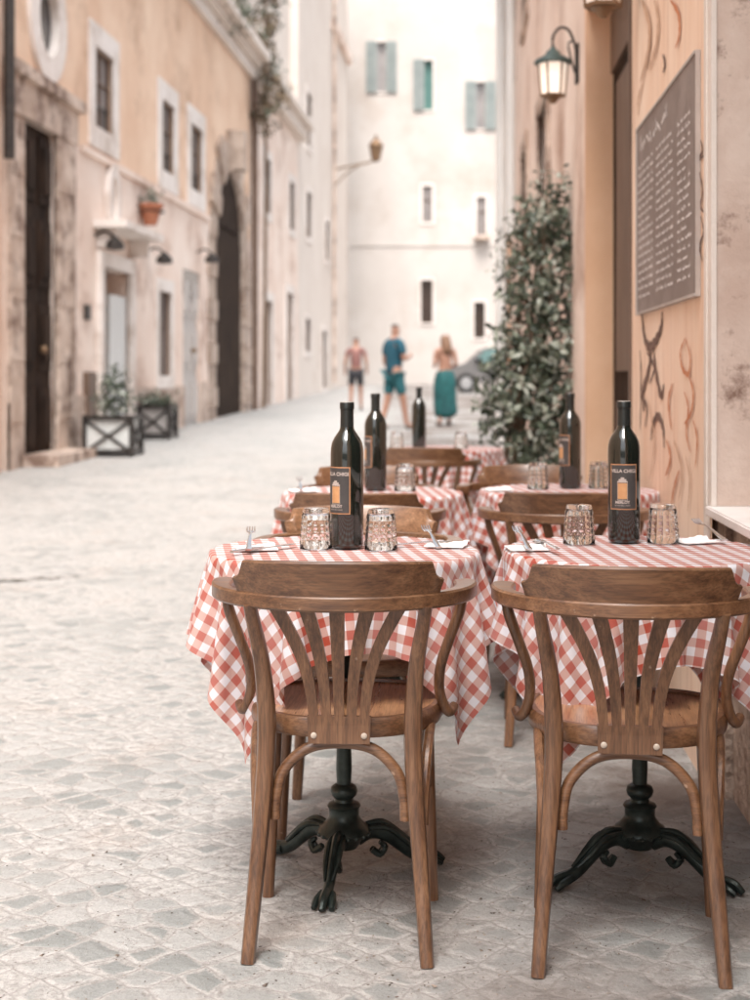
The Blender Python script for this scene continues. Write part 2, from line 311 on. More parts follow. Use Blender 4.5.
    h2 = N.new('ShaderNodeMath'); h2.operation = 'MULTIPLY_ADD'; h2.inputs[1].default_value = .55; L.new(fn.outputs[0], h2.inputs[0]); L.new(hh.outputs[0], h2.inputs[2])
    bp = N.new('ShaderNodeBump'); bp.inputs['Strength'].default_value = .6; bp.inputs['Distance'].default_value = .045
    L.new(h2.outputs[0], bp.inputs['Height']); L.new(bp.outputs[0], P.inputs['Normal'])
    return m
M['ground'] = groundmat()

# ------------------------------------------------------------------ helpers
def link(name, me, m, parent=None, smooth=False):
    if smooth:
        me.shade_smooth(); me.set_sharp_from_angle(angle=R(38))
    o = bpy.data.objects.new(name, me); C.objects.link(o)
    if m is not None and not me.materials: me.materials.append(m)
    if parent: o.parent = parent
    return o
def obj(name, bm, m, parent=None, smooth=False, recalc=True):
    if recalc: bmesh.ops.recalc_face_normals(bm, faces=bm.faces)
    me = bpy.data.meshes.new(name); bm.to_mesh(me); bm.free()
    return link(name, me, m, parent, smooth)
def thing(name, label, cat, loc=(0, 0, 0), rz=0, group=None):
    o = bpy.data.objects.new(name, None); C.objects.link(o); o.empty_display_size = .1
    o.location = loc; o.rotation_euler = (0, 0, rz); o['label'] = label; o['category'] = cat
    if group: o['group'] = group
    return o
def tag(o, label, cat, group=None, loc=None):
    o['label'] = label; o['category'] = cat
    if group: o['group'] = group
    if loc: o.location = loc
    return o
def struct(o): o['kind'] = 'structure'; return o
def dup(root, loc, rz, label, parts=True):
    def cp(o, par):
        c = o.copy(); C.objects.link(c); c.parent = par
        for ch in [x for x in bpy.data.objects if x.parent == o]: cp(ch, c)
        return c
    r = cp(root, None); r.location = loc; r.rotation_euler = (0, 0, rz); r['label'] = label
    return r
def box(bm, x0, x1, y0, y1, z0, z1, bev=0):
    vs = [bm.verts.new((x, y, z)) for x in (x0, x1) for y in (y0, y1) for z in (z0, z1)]
    fs = [bm.faces.new([vs[i] for i in f]) for f in ((0, 1, 3, 2), (4, 6, 7, 5), (0, 4, 5, 1), (2, 3, 7, 6), (0, 2, 6, 4), (1, 5, 7, 3))]
    if bev:
        es = list({e for f in fs for e in f.edges})
        bmesh.ops.bevel(bm, geom=es, offset=bev, segments=2, profile=.5, affect='EDGES')
def pbox(bm, Pf, y0, y1, o0, o1, z0, z1):
    vs = [bm.verts.new(Pf(y, o, z)) for y in (y0, y1) for o in (o0, o1) for z in (z0, z1)]
    for f in ((0, 1, 3, 2), (4, 6, 7, 5), (0, 4, 5, 1), (2, 3, 7, 6), (0, 2, 6, 4), (1, 5, 7, 3)): bm.faces.new([vs[i] for i in f])
def lathe(bm, prof, seg=32, c=(0, 0), capb=True, capt=True):
    rings = []
    for r, z in prof:
        rings.append([bm.verts.new((c[0] + r * math.cos(2 * math.pi * i / seg), c[1] + r * math.sin(2 * math.pi * i / seg), z)) for i in range(seg)])
    for a, b in zip(rings, rings[1:]):
        for i in range(seg):
            j = (i + 1) % seg; bm.faces.new((a[i], a[j], b[j], b[i]))
    if capb: bm.faces.new(rings[0][::-1])
    if capt: bm.faces.new(rings[-1])
def crom(pts, n=6):
    P = [Vector(p) for p in pts]; out = []
    for i in range(len(P) - 1):
        p0 = P[max(i - 1, 0)]; p1 = P[i]; p2 = P[i + 1]; p3 = P[min(i + 2, len(P) - 1)]
        for k in range(n):
            t = k / n
            out.append(.5 * ((2 * p1) + (-p0 + p2) * t + (2 * p0 - 5 * p1 + 4 * p2 - p3) * t * t + (-p0 + 3 * p1 - 3 * p2 + p3) * t ** 3))
    out.append(P[-1]); return out
def tube(bm, pts, rad, n=6, seg=10, flat=None, up=(0, 0, 1), sq=2.0):
    """sweep; rad = list per control point; flat=(a,b) width multipliers across / along up; sq>2 = squarer section"""
    path = crom(pts, n) if n > 1 else [Vector(p) for p in pts]
    if not isinstance(rad, (list, tuple)): rad = [rad] * len(pts)
    rr = []
    for i in range(len(path)):
        t = i / (len(path) - 1) * (len(pts) - 1); k = min(int(t), len(pts) - 2); f = t - k
        rr.append(rad[k] * (1 - f) + rad[k + 1] * f)
    a, b = flat or (1, 1); up = Vector(up); rings = []
    for i, p in enumerate(path):
        d = (path[min(i + 1, len(path) - 1)] - path[max(i - 1, 0)]).normalized()
        s = d.cross(up)
        if s.length < 1e-4: s = Vector((1, 0, 0))
        s.normalize(); u = s.cross(d).normalized(); ring = []
        for k in range(seg):
            th = 2 * math.pi * (k + .5) / seg; c, n_ = math.cos(th), math.sin(th)
            cc = math.copysign(abs(c) ** (2 / sq), c); ss = math.copysign(abs(n_) ** (2 / sq), n_)
            ring.append(bm.verts.new(p + s * cc * rr[i] * a + u * ss * rr[i] * b))
        rings.append(ring)
    for A, B in zip(rings, rings[1:]):
        for i in range(seg): j = (i + 1) % seg; bm.faces.new((A[i], A[j], B[j], B[i]))
    bm.faces.new(rings[0][::-1]); bm.faces.new(rings[-1])
def gz(y): return .018 * max(0.0, y - 12) if y > 12 else 0.0
def zp(py, d): return HC + (HY - py) * d / F
def at(px, py, d): return Vector(((px - CX) / F * d, d, zp(py, d)))

# ------------------------------------------------------------------ camera, world, light
cd = bpy.data.cameras.new('camera'); cam = bpy.data.objects.new('camera', cd); C.objects.link(cam)
cam.location = (0, 0, HC); cam.rotation_euler = (R(90), 0, 0)
cd.sensor_width = 36; cd.sensor_fit = 'AUTO'; cd.lens = 36 * F / 1000; cd.shift_y = -(500 - HY) / 1000
cd.clip_end = 500; cd.clip_start = .05
cd.dof.use_dof = True; cd.dof.focus_distance = 2.92; cd.dof.aperture_fstop = 3.7
S.camera = cam
w = bpy.data.worlds.new('World'); S.world = w; w.use_nodes = True
WN, WL = w.node_tree.nodes, w.node_tree.links
SUN_DIR = Vector((-.04, -.47, .86)).normalized()
el = math.asin(SUN_DIR.z); az = math.atan2(SUN_DIR.x, SUN_DIR.y)
sk = WN.new('ShaderNodeTexSky'); sk.sky_type = 'NISHITA'; sk.sun_disc = False; sk.sun_elevation = el; sk.sun_rotation = az
sk.dust_density = 4; sk.air_density = .8; sk.ozone_density = .6
hs = WN.new('ShaderNodeHueSaturation'); hs.inputs['Saturation'].default_value = .25
WL.new(sk.outputs[0], hs.inputs['Color']); WL.new(hs.outputs[0], WN['Background'].inputs['Color'])
WN['Background'].inputs['Strength'].default_value = .135
sd = bpy.data.lights.new('sun', 'SUN'); so = bpy.data.objects.new('sun', sd); C.objects.link(so)
sd.energy = 1.5; sd.angle = R(26); sd.color = (1, .95, .89)
so.rotation_euler = (-SUN_DIR).to_track_quat('-Z', 'Y').to_euler(); so.location = (-5, -8, 20)
S.view_settings.view_transform = 'Standard'; S.view_settings.look = 'None'; S.view_settings.exposure = 1.45; S.view_settings.gamma = 1
S.cycles.use_denoising = True; S.cycles.max_bounces = 8; S.cycles.diffuse_bounces = 4; S.cycles.transmission_bounces = 8
S.cycles.sample_clamp_indirect = 5; S.cycles.caustics_refractive = True; S.cycles.blur_glossy = 1; S.cycles.max_bounces = 12; S.cycles.transmission_bounces = 12

# ------------------------------------------------------------------ ground
bm = bmesh.new()
xs = [-60, -20, -8] + [(-6 + .5 * i) for i in range(25)] + [8, 20, 60]
ys = [-30, -10, 0] + [i * .5 for i in range(1, 40)] + [20 + i * 2 for i in range(30)] + [100, 160]
V = [[bm.verts.new((x, y, gz(y) + (.006 * mnoise.noise(Vector((x * .9, y * .9, 3))) if y < 30 else 0))) for x in xs] for y in ys]
for j in range(len(ys) - 1):
    for i in range(len(xs) - 1): bm.faces.new((V[j][i], V[j][i + 1], V[j + 1][i + 1], V[j + 1][i]))
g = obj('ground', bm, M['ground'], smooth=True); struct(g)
# dark seam between worn cobbles
bm = bmesh.new(); pv = None
for k in range(25):
    t = k / 24; c = Vector((-2.35 + .75 * t, 7.75 + .38 * t + .03 * math.sin(k * 1.3), .012)); wd = (.034 * (1 - t) + .012) * (1 + .5 * math.sin(k * 2.1))
    a = bm.verts.new(c + Vector((0, wd, 0))); b = bm.verts.new(c - Vector((0, wd, 0)))
    if pv: bm.faces.new((pv[0], pv[1], b, a))
    pv = (a, b)
o = obj('road_joint', bm, M['drain']); struct(o)

# ------------------------------------------------------------------ left side of street
XL, VL = -5.34, .079
def PL(y, o, z): return Vector((XL + VL * y + o, y, z))
def yL(px): return -XL / (VL - (px - CX) / F)
def holes_wall(bm, Pf, y0, y1, z0, z1, holes, depth=.3):
    ys_ = sorted({y0, y1, *[h[0] for h in holes], *[h[1] for h in holes]})
    zs_ = sorted({z0, z1, *[h[2] for h in holes], *[h[3] for h in holes]})
    inh = lambda y, z: any(h[0] < y < h[1] and h[2] < z < h[3] for h in holes)
    for a, b in zip(ys_, ys_[1:]):
        for c, d in zip(zs_, zs_[1:]):
            if not inh((a + b) / 2, (c + d) / 2):
                bm.faces.new([bm.verts.new(Pf(*q)) for q in ((a, 0, c), (b, 0, c), (b, 0, d), (a, 0, d))])
    for a, b, c, d in holes:
        for (p, q) in (((a, c), (b, c)), ((b, c), (b, d)), ((b, d), (a, d)), ((a, d), (a, c))):
            bm.faces.new([bm.verts.new(Pf(*t)) for t in ((p[0], 0, p[1]), (q[0], 0, q[1]), (q[0], -depth, q[1]), (p[0], -depth, p[1]))])
def shell(bm, Pf, y0, y1, z0, z1, near, far):
    pbox(bm, Pf, y0, y1, far, near, z0, z1)
def frame(name, Pf, h, w, out, m, parent, inn=.02, bottom=True):
    a, b, c, d = h; bm = bmesh.new()
    pbox(bm, Pf, a - w, a, -inn, out, c, d); pbox(bm, Pf, b, b + w, -inn, out, c, d)
    pbox(bm, Pf, a - w, b + w, -inn, out + .004, d, d + w)
    if bottom: pbox(bm, Pf, a - w, b + w, -inn, out + .008, c - w, c)
    return obj(name, bm, m, parent)
def rect_px(x0, y0, x1, y1):
    """pixel box of a rectangle on the left wall -> (y0,y1,z0,z1)"""
    a, b = yL(x0), yL(x1)
    zt = zp(y0, a) if y0 < HY else zp(y0, b)
    zb = zp(y1, b) if y1 < HY else zp(y1, a)
    return (a, b, zb, zt)
def window(Pf, h, parent, fw=.25, fm='trim', pane='greyglass', bars=True, depth=.085, cross=True):
    wn = frame('window', Pf, h, fw, .03, M[fm], parent)
    bm = bmesh.new(); pbox(bm, Pf, h[0], h[1], -depth - .02, -depth, h[2], h[3]); obj('pane', bm, M[pane], wn)
    bm = bmesh.new(); my = (h[0] + h[1]) / 2; t = .035
    for (a, b, c, d) in ((h[0], h[0] + t, h[2], h[3]), (h[1] - t, h[1], h[2], h[3]), (h[0] + t, h[1] - t, h[2], h[2] + t), (h[0] + t, h[1] - t, h[3] - t, h[3])):
        pbox(bm, Pf, a, b, -depth + .002, -depth + .05, c, d)
    if cross:
        pbox(bm, Pf, my - t / 2, my + t / 2, -depth + .002, -depth + .045, h[2] + t, h[3] - t)
        zz = h[2] + (h[3] - h[2]) * .6; pbox(bm, Pf, h[0] + t, h[1] - t, -depth + .002, -depth + .04, zz, zz + .03)
    obj('casement', bm, M['brownwood'], wn)
    if bars:
        bm = bmesh.new()
        n = max(3, int((h[1] - h[0]) / .14))
        for i in range(1, n): y = h[0] + (h[1] - h[0]) * i / n; pbox(bm, Pf, y - .008, y + .008, -.06, -.045, h[2], h[2] + .32)
        pbox(bm, Pf, h[0], h[1], -.065, -.04, h[2] + .32, h[2] + .345)
        obj('railing', bm, M['iron'], wn)
    return wn

# --- building A (stucco, ochre above / blush below)
A = thing('stucco_building', 'old two-tone stucco building with big carved door and oval window, left of the street', 'building', PL(16.1, 0, 0))
def PA(y, o, z): return PL(y, o, z) - PL(16.1, 0, 0)
yA0, yA1 = 16.1, yL(250)
zband = 4.12
door1 = (yL(23), yL(55), gz(17), 4.08)
w1, w2, w3 = rect_px(94, 45, 112, 137), rect_px(161, 98, 173, 177), rect_px(190, 122, 201, 195)
oval = (yL(33), yL(57), 4.88, 5.95)
door2 = (yL(100), yL(128), gz(20), rect_px(100, 266, 128, 420)[3])
w4 = rect_px(158, 290, 170, 376)
door3 = (yL(183), yL(200), gz(25), rect_px(183, 268, 200, 420)[3])
arch = (yL(215), yL(242), gz(29), 4.75)
arch_t = rect_px(219, 165, 238, 400)[3]
arch = (arch[0], arch[1], arch[2], arch_t)
bm = bmesh.new(); holes_wall(bm, PA, yA0, yA1, zband, 8.0, [w1, w2, w3, oval, (arch[0], arch[1], zband, arch_t)] , .32); obj('upper_wall', bm, M['ochre'], A)
bm = bmesh.new(); holes_wall(bm, PA, yA0, yA1, -.5, zband, [door1, door2, w4, door3, (arch[0], arch[1], arch[2], zband)], .32)
shell(bm, PA, yA0, yA1, -.5, 8, -.34, -9); pbox(bm, PA, yA0, yA0 + .02, -.34, 0, -.5, 8); pbox(bm, PA, yA1 - .02, yA1, -.34, 0, -.5, 8)
obj('lower_wall', bm, M['blush'], A)
bm = bmesh.new(); pbox(bm, PA, yL(80), arch[0] - .7, .004, .06, zband - .06, zband + .03); obj('string_course', bm, M['blush'], A)
bm = bmesh.new()
pbox(bm, PA, yA0, yA1 + .1, -9, .25, 8.0, 8.12); pbox(bm, PA, yA0, yA1 + .1, -.3, .45, 8.122, 8.3); pbox(bm, PA, yA0, yA1 + .1, 0.003, .12, 7.75, 7.998)
obj('cornice', bm, M['cream'], A)
bm = bmesh.new(); pbox(bm, PA, yA0, yA1, -9, -.5, 8.3, 10.8); obj('attic_wall', bm, M['cream'], A)
for h in (w1, w2, w3): window(PA, h, A, fw=.30)
window(PA, w4, A, fw=.2, bars=False)
# oval window
def ellipse_plate(bm, Pf, cy, cz, ry, rz_, oy, oz, out, depth, seg=40):
    inn = []; ou = []; bk = []; fr = []
    for i in range(seg):
        t = 2 * math.pi * i / seg; c, s = math.cos(t), math.sin(t)
        inn.append(bm.verts.new(Pf(cy + ry * c, out, cz + rz_ * s))); bk.append(bm.verts.new(Pf(cy + ry * c, -depth, cz + rz_ * s)))
        ou.append(bm.verts.new(Pf(cy + oy * c, out, cz + oz * s))); fr.append(bm.verts.new(Pf(cy + oy * c, -.02, cz + oz * s)))
    for i in range(seg):
        j = (i + 1) % seg
        bm.faces.new((inn[i], inn[j], ou[j], ou[i])); bm.faces.new((inn[i], bk[i], bk[j], inn[j])); bm.faces.new((ou[i], ou[j], fr[j], fr[i]))
cy, cz = (oval[0] + oval[1]) / 2, (oval[2] + oval[3]) / 2
bm = bmesh.new(); ry = (oval[1] - oval[0]) / 2; rz_ = (oval[3] - oval[2]) / 2
ellipse_plate(bm, PA, cy, cz, ry * .82, rz_ * .84, ry * 1.5, rz_ * 1.42, .06, .05)
ov = obj('window', bm, M['trim'], A)
bm = bmesh.new(); pbox(bm, PA, oval[0], oval[1], -.09, -.06, oval[2], oval[3]); obj('pane', bm, M['void'], ov)
# big carved door
def panel_door(name, Pf, h, m, parent, depth=.06, rows=4, cols=2, handle=True):
    bm = bmesh.new(); pbox(bm, Pf, h[0], h[1], -depth - .05, -depth, h[2], h[3])
    d = obj(name, bm, m, parent); bm = bmesh.new()
    W = (h[1] - h[0]) / cols; H = (h[3] - h[2]) / rows
    for i in range(cols):
        for j in range(rows):
            a, b, c, e = h[0] + i * W + W * .14, h[0] + (i + 1) * W - W * .14, h[2] + j * H + H * .1, h[2] + (j + 1) * H - H * .1
            pbox(bm, Pf, a, b, -depth + .002, -depth + .035, c, e)
            pbox(bm, Pf, a + W * .14, b - W * .14, -depth + .036, -depth + .07, c + H * .12, e - H * .12)
    obj('door_panels', bm, m, d)
    if handle:
        bm = bmesh.new(); yy = h[0] + (h[1] - h[0]) * .56
        bmesh.ops.create_uvsphere(bm, u_segments=12, v_segments=8, radius=.05, matrix=Matrix.Translation(Pf(yy, -depth + .09, h[2] + 1.35)))
        obj('handle', bm, M['brass'], d)
    return d
panel_door('door', PA, door1, M['oak'], A)
bm = bmesh.new(); a, b, c, d = door1
pbox(bm, PA, a - .5, a, -.02, .02, gz(a) - .2, d); pbox(bm, PA, b, b + .75, -.02, .04, gz(a) - .2, d)
pbox(bm, PA, a - .55, b + .8, -.02, .06, d, d + .42); pbox(bm, PA, a - .65, b + .9, -.02, .14, d + .422, d + .56)
for zz in (.6, 1.3, 2.0, 2.7, 3.4): pbox(bm, PA, b + .02, b + .73, .042, .052, zz, zz + .6); pbox(bm, PA, a - .48, a - .02, .022, .030, zz, zz + .6)
obj('door_surround', bm, M['stone'], A)
# door 2 : dark leaf and pale leaf with hood
bm = bmesh.new(); mid = yL(112); pbox(bm, PA, door2[0], mid, -.12, -.08, door2[2], door2[3]); dd = obj('door', bm, M['oak'], A)
bm = bmesh.new()
for k in range(10): zz = door2[2] + .2 + k * (door2[3] - door2[2] - .3) / 10; pbox(bm, PA, door2[0] + .08, mid - .05, -.078, -.06, zz, zz + .14)
obj('door_panels', bm, M['brownwood'], dd)
bm = bmesh.new(); pbox(bm, PA, mid + .004, door2[1], -.10, -.03, door2[2], door2[3] - .35); pl = obj('door', bm, M['palepaint'], A); pl['label'] = 'pale grey painted door leaf'
frame('door_frame', PA, (door2[0], door2[1], gz(20) - .1, door2[3]), .2, .07, M['trim'], A, bottom=False)
bm = bmesh.new(); pbox(bm, PA, door2[0] - .35, door2[1] + .35, -.02, .45, door2[3] + .5, door2[3] + .6)
pbox(bm, PA, door2[0] - .2, door2[0] - .08, -.02, .28, door2[3] + .25, door2[3] + .498); pbox(bm, PA, door2[1] + .08, door2[1] + .2, -.02, .28, door2[3] + .25, door2[3] + .498)
obj('door_hood', bm, M['trim'], A)
# door 3
panel_door('door', PA, door3, M['greydoor'], A, rows=3, depth=.07)['label'] = 'grey weathered door'
bm = bmesh.new(); pbox(bm, PA, door3[0], door3[1], -.06, -.02, door3[3] - .45, door3[3] - .003); obj('transom', bm, M['void'], A)
# arch portal with rusticated dark surround
bm = bmesh.new(); pbox(bm, PA, arch[0], arch[1], -.06, -.03, arch[2], arch[3]); obj('door', bm, M['oak'], A)['label'] = 'dark panel standing in for the shaded void inside the arched portal'  # shade of the open portal put in as a flat dark sheet
bm = bmesh.new(); cyy = (arch[0] + arch[1]) / 2; hw = (arch[1] - arch[0]) / 2; spring = arch[3] - hw * .95
zz = gz(29) - .2; k = 0
while zz < spring:
    e = .20 if k % 2 else .04; hgt = .42
    pbox(bm, PA, arch[0] - .62 - e, arch[0] + .02, -.25, .01 + e * .2, zz, zz + hgt - .03)
    pbox(bm, PA, arch[1] - .02, arch[1] + .62 + e, -.25, .03 + e * .3, zz, zz + hgt - .03); zz += hgt; k += 1
nv = 11
for i in range(nv):
    t0, t1 = math.pi * i / nv, math.pi * (i + .92) / nv; e = .22 if i % 2 else .02; q = []
    for o_ in (-.25, .03 + e * .3):
        for t in (t0, t1):
            for r in (hw * .95, hw * .95 + .62 + e): q.append(bm.verts.new(PA(cyy - r * math.cos(t), o_, spring + r * math.sin(t))))
    for f in ((0, 1, 3, 2), (4, 6, 7, 5), (0, 2, 6, 4), (1, 5, 7, 3), (0, 4, 5, 1), (2, 3, 7, 6)): bm.faces.new([q[i_] for i_ in f])
pbox(bm, PA, cyy - .2, cyy + .2, -.2, .34, arch[3] + .05, arch[3] + .85)
obj('portal_surround', bm, M['darkstone'], A)
# weathered plinth
for a, b in ((yA0, door1[0] - .5), (door1[1] + .75, door2[0] - .2), (door2[1] + .2, door3[0]), (door3[1], arch[0] - .9)):
    bm = bmesh.new(); pbox(bm, PA, a, b, -.01, .035, -.3, gz((a + b) / 2) + .75); obj('plinth', bm, M['stone'], A)
# relief plaque, meter box, step, intercom
bm = bmesh.new(); cyp = yL(110); ellipse_plate(bm, PA, cyp, zp(200, cyp), .17, .33, .33, .5, .08, -.02)
pbox(bm, PA, cyp - .2, cyp + .2, .0, .03, zp(200, cyp) - .35, zp(200, cyp) + .35); obj('wall_plaque', bm, M['trim'], A)
bm = bmesh.new(); pbox(bm, PA, yL(83), yL(91), 0.002, .08, gz(19) + .15, zp(372, yL(87))); obj('meter_cabinet', bm, M['brownwood'], A)
bm = bmesh.new(); pbox(bm, PA, yL(83.5), yL(87.5), 0.002, .05, zp(320, yL(86)), zp(305, yL(86))); obj('intercom', bm, M['iron'], A)
bm = bmesh.new(); pbox(bm, PA, yL(22), yL(64), .0, .42, -.1, gz(17) + .13); obj('doorstep', bm, M['stone'], A)
bm = bmesh.new(); tube(bm, [PA(yL(250.5), .10, 0.3), PA(yL(250.5), .10, 7.75)], .07, 1, 10); obj('downpipe', bm, M['brownwood'], A)

# near left neighbour
B0 = thing('ochre_building', 'narrow edge of an ochre building with dark downpipe at the far left of the photo', 'building', PL(16.1, 0, 0))
bm = bmesh.new(); pbox(bm, PA, -6, 15.75, -9, .02, -.5, 8.6); pbox(bm, PA, 15.751, 16.09, -9, -.3, -.5, 8.6); obj('wall', bm, M['ochre'], B0)
bm = bmesh.new(); tube(bm, [PA(15.82, .10, 3.5), PA(15.82, .10, 8.5)], .06, 1, 10); obj('downpipe', bm, M['iron'], B0)
# --- building B
def PB(y, o, z): return PL(y, o, z) - PL(33, 0, 0)
B = thing('blush_building', 'pale pink building with moulded cornice just past the ivy column on the left', 'building', PL(33, 0, 0))
yB0, yB1 = yL(250) + .02, yL(298)
db = [(yL(264), yL(271), gz(35), rect_px(264, 300, 271, 400)[3]), (yL(285.5), yL(292), gz(38), rect_px(285, 292, 292, 395)[3])]
wb = [rect_px(289, 180, 294, 232), rect_px(263, 155, 270, 215)]
bm = bmesh.new(); holes_wall(bm, PB, yB0, yB1, -.2, 8.0, db + wb, .3); shell(bm, PB, yB0, yB1, -.2, 8, -.32, -9)
pbox(bm, PB, yB1 - .02, yB1, -.32, 0, -.2, 8); obj('wall', bm, M['blush'], B)
bm = bmesh.new(); pbox(bm, PB, yB0 + .8, yB1 + .3, -9, .45, 8.0, 8.15); pbox(bm, PB, yB0 + .8, yB1 + .3, .003, .25, 7.7, 7.998); obj('cornice', bm, M['cream'], B)
bm = bmesh.new(); pbox(bm, PB, yB0, yB1, -9, -.25, 8.16, 12.6); obj('attic_wall', bm, M['cream'], B)
for h in db:
    bm = bmesh.new(); pbox(bm, PB, h[0], h[1], -.10, -.06, h[2], h[3]); obj('door', bm, M['brownwood'], B)
    frame('door_frame', PB, h, .22, .05, M['trim'], B, bottom=False)
for h in wb: window(PB, h, B, fw=.2, bars=False)
# --- building C : white, tall
def PC(y, o, z): return PL(y, o, z) - PL(42, 0, 0)
Cb = thing('whitewashed_building', 'tall whitewashed house with a thin downpipe where the left row of houses ends', 'building', PL(42, 0, 0))
yC1 = 54.5
wc = [rect_px(306, 190, 311, 240), rect_px(306, 90, 311, 150), rect_px(325, 220, 328.5, 262), rect_px(305, 318, 310, 352), rect_px(322, 330, 326, 388)]
bm = bmesh.new(); holes_wall(bm, PC, yB1 + .02, yC1, 0, 17, wc, .3); shell(bm, PC, yB1 + .02, yC1, 0, 17, -.32, -9); pbox(bm, PC, yB1 + .02, yB1 + .04, -.32, 0, 0, 17); obj('wall', bm, M['cream'], Cb)
for h in wc: window(PC, h, Cb, fw=.15, bars=False)
bm = bmesh.new(); tube(bm, [PC(yL(331), .12, .9), PC(yL(331), .12, 16.5)], .06, 1, 8); obj('downpipe', bm, M['stone'], Cb)
bm = bmesh.new(); pbox(bm, PC, yL(331), yC1, .003, .18, zp(60, yL(345)) , zp(60, yL(345)) + .35); obj('string_course', bm, M['blush'], Cb)

# --- far facade closing the street
FY = 56.0
fx = lambda px: (px - CX) / F * FY
def PF(x, o, z): return Vector((x, FY - o, z))
FB = thing('palazzo', 'tall white palazzo facade closing the end of the street, with grey-green shutters', 'building', (0, FY, 0))
def PFl(x, o, z): return PF(x, o, z) - Vector((0, FY, 0))
def fr(x0, y0, x1, y1): return (fx(x0), fx(x1), zp(y1, FY), zp(y0, FY))
shut = [fr(377, 42, 386, 92), fr(424, 60, 433, 110), fr(476, 82, 485, 129)]
small = [fr(422.5, 186, 432, 222), fr(476.5, 197, 486, 235), fr(560, 100, 572, 150), fr(340, 8, 349, 60)]
barred = [fr(421, 280, 432.5, 323), fr(474, 302, 485, 338)]
bm = bmesh.new(); holes_wall(bm, PFl, -9, 22, 0, 19, shut + small[:3] + barred, .3); shell(bm, PFl, -9, 22, 0, 19, -.35, -12); obj('wall', bm, M['white'], FB)
for i, h in enumerate(shut):
    wn = frame('window', PFl, h, .06, .03, M['trim'], FB)
    bm = bmesh.new(); pbox(bm, PFl, h[0], h[1], -.2, -.18, h[2], h[3]); obj('pane', bm, M['shutterdark'] if i == 1 else M['greyglass'], wn)
    W = .42
    for s, (a, b) in enumerate(((h[0] - W, h[0] - .01), (h[1] + .01, h[1] + W))):
        if i == 1 and s == 1: continue
        bm = bmesh.new(); pbox(bm, PFl, a, b, .035, .08, h[2] - .03, h[3] + .03)
        n = 16
        for k in range(n): zc = h[2] + (h[3] - h[2]) * (k + .5) / n; pbox(bm, PFl, a + .05, b - .05, .082, .10, zc - .025, zc + .02)
        obj('shutter', bm, M['shutter'], wn)
for h in small[:3]: window(PFl, h, FB, fw=.1, pane='greyglass', bars=False)
for h in barred:
    wn = frame('window', PFl, h, .07, .04, M['trim'], FB)
    bm = bmesh.new(); pbox(bm, PFl, h[0], h[1], -.2, -.18, h[2], h[3]); obj('pane', bm, M['brownwood'], wn)
    bm = bmesh.new()
    for k in range(1, 9): zc = h[2] + (h[3] - h[2]) * k / 9; pbox(bm, PFl, h[0], h[1], -.05, -.03, zc - .02, zc + .02)
    for k in range(1, 4): xc = h[0] + (h[1] - h[0]) * k / 4; pbox(bm, PFl, xc - .012, xc + .012, -.029, -.01, h[2], h[3])
    obj('window_grille', bm, M['iron'], wn)
bm = bmesh.new(); pbox(bm, PFl, -.9, 22, 0.002, .04, zp(245, FY) - .05, zp(245, FY) + .03); obj('string_course', bm, M['white'], FB)
bm = bmesh.new(); pbox(bm, PFl, fx(474), fx(489), .0, .5, zp(240, FY), zp(237, FY)); obj('balcony_ledge', bm, M['stone'], FB)

# ------------------------------------------------------------------ right side
XR, VR = .692, .055
def PR(y, o, z): return Vector((XR + VR * y - o, y, z))
def yR(px): return XR / ((px - CX) / F - VR)
RB = thing('peach_building', 'peach plastered trattoria building with recessed doorway along the right side', 'building', PR(3.9, 0, 0))
base = PR(3.9, 0, 0)
def PRl(y, o, z): return PR(y, o, z) - base
ya, yb, yc, yend = 3.9, yR(632), yR(587), 19.0
dz = 2.9
bm = bmesh.new(); holes_wall(bm, PRl, ya, yb, -.2, 6.6, [], .3); pbox(bm, PRl, ya + .02, yb, -.6, -.02, -.2, 6.6)
obj('painted_wall', bm, M['rplaster'], RB)
# reveal of the near window (mottled stone) : faces the camera
bm = bmesh.new(); pbox(bm, PRl, ya - .03, ya + .018, -.62, -.007, .779, 6.6); obj('window_reveal', bm, M['rpier'], RB)
bm = bmesh.new(); pbox(bm, PRl, ya - .035, ya + .02, -.006, .008, .779, 6.6); pbox(bm, PRl, ya + .022, ya + .06, 0.001, .012, -.1, 6.6); obj('corner_strip', bm, M['cream'], RB)
bm = bmesh.new(); pbox(bm, PRl, 1.2, ya - .002, -.62, .02, .752, .778)
bmesh.ops.bevel(bm, geom=bm.edges[:], offset=.004, segments=2, affect='EDGES'); obj('window_sill', bm, M['marble'], RB)
bm = bmesh.new(); pbox(bm, PRl, 1.2, ya - .04, -.62, -.05, -.2, .75); obj('low_wall', bm, M['rbase'], RB)
bm = bmesh.new(); pbox(bm, PRl, ya - .038, ya - .001, -.62, -.03, -.2, .75); obj('wall_foot', bm, M['rbase'], RB)
bm = bmesh.new(); pbox(bm, PRl, 1.2, ya - .03, -.66, -.63, .78, 3.6); sw = obj('shop_window', bm, M['void'], RB)
bm = bmesh.new()
for yy in (1.2, 2.5, 3.78): pbox(bm, PRl, yy, yy + .08, -.629, -.57, .78, 3.6)
pbox(bm, PRl, 1.28, 3.78, -.628, -.575, 3.5, 3.6); obj('window_frame', bm, M['brownwood'], sw)
bm = bmesh.new(); pbox(bm, PRl, 1.2, ya - .04, -.62, 0, 3.6, 6.6); pbox(bm, PRl, -8, 1.198, -.66, 0, -.2, 6.6); pbox(bm, PRl, -8, ya, -9, -.70, -.2, 6.6); obj('near_wall', bm, M['rplaster'], RB)
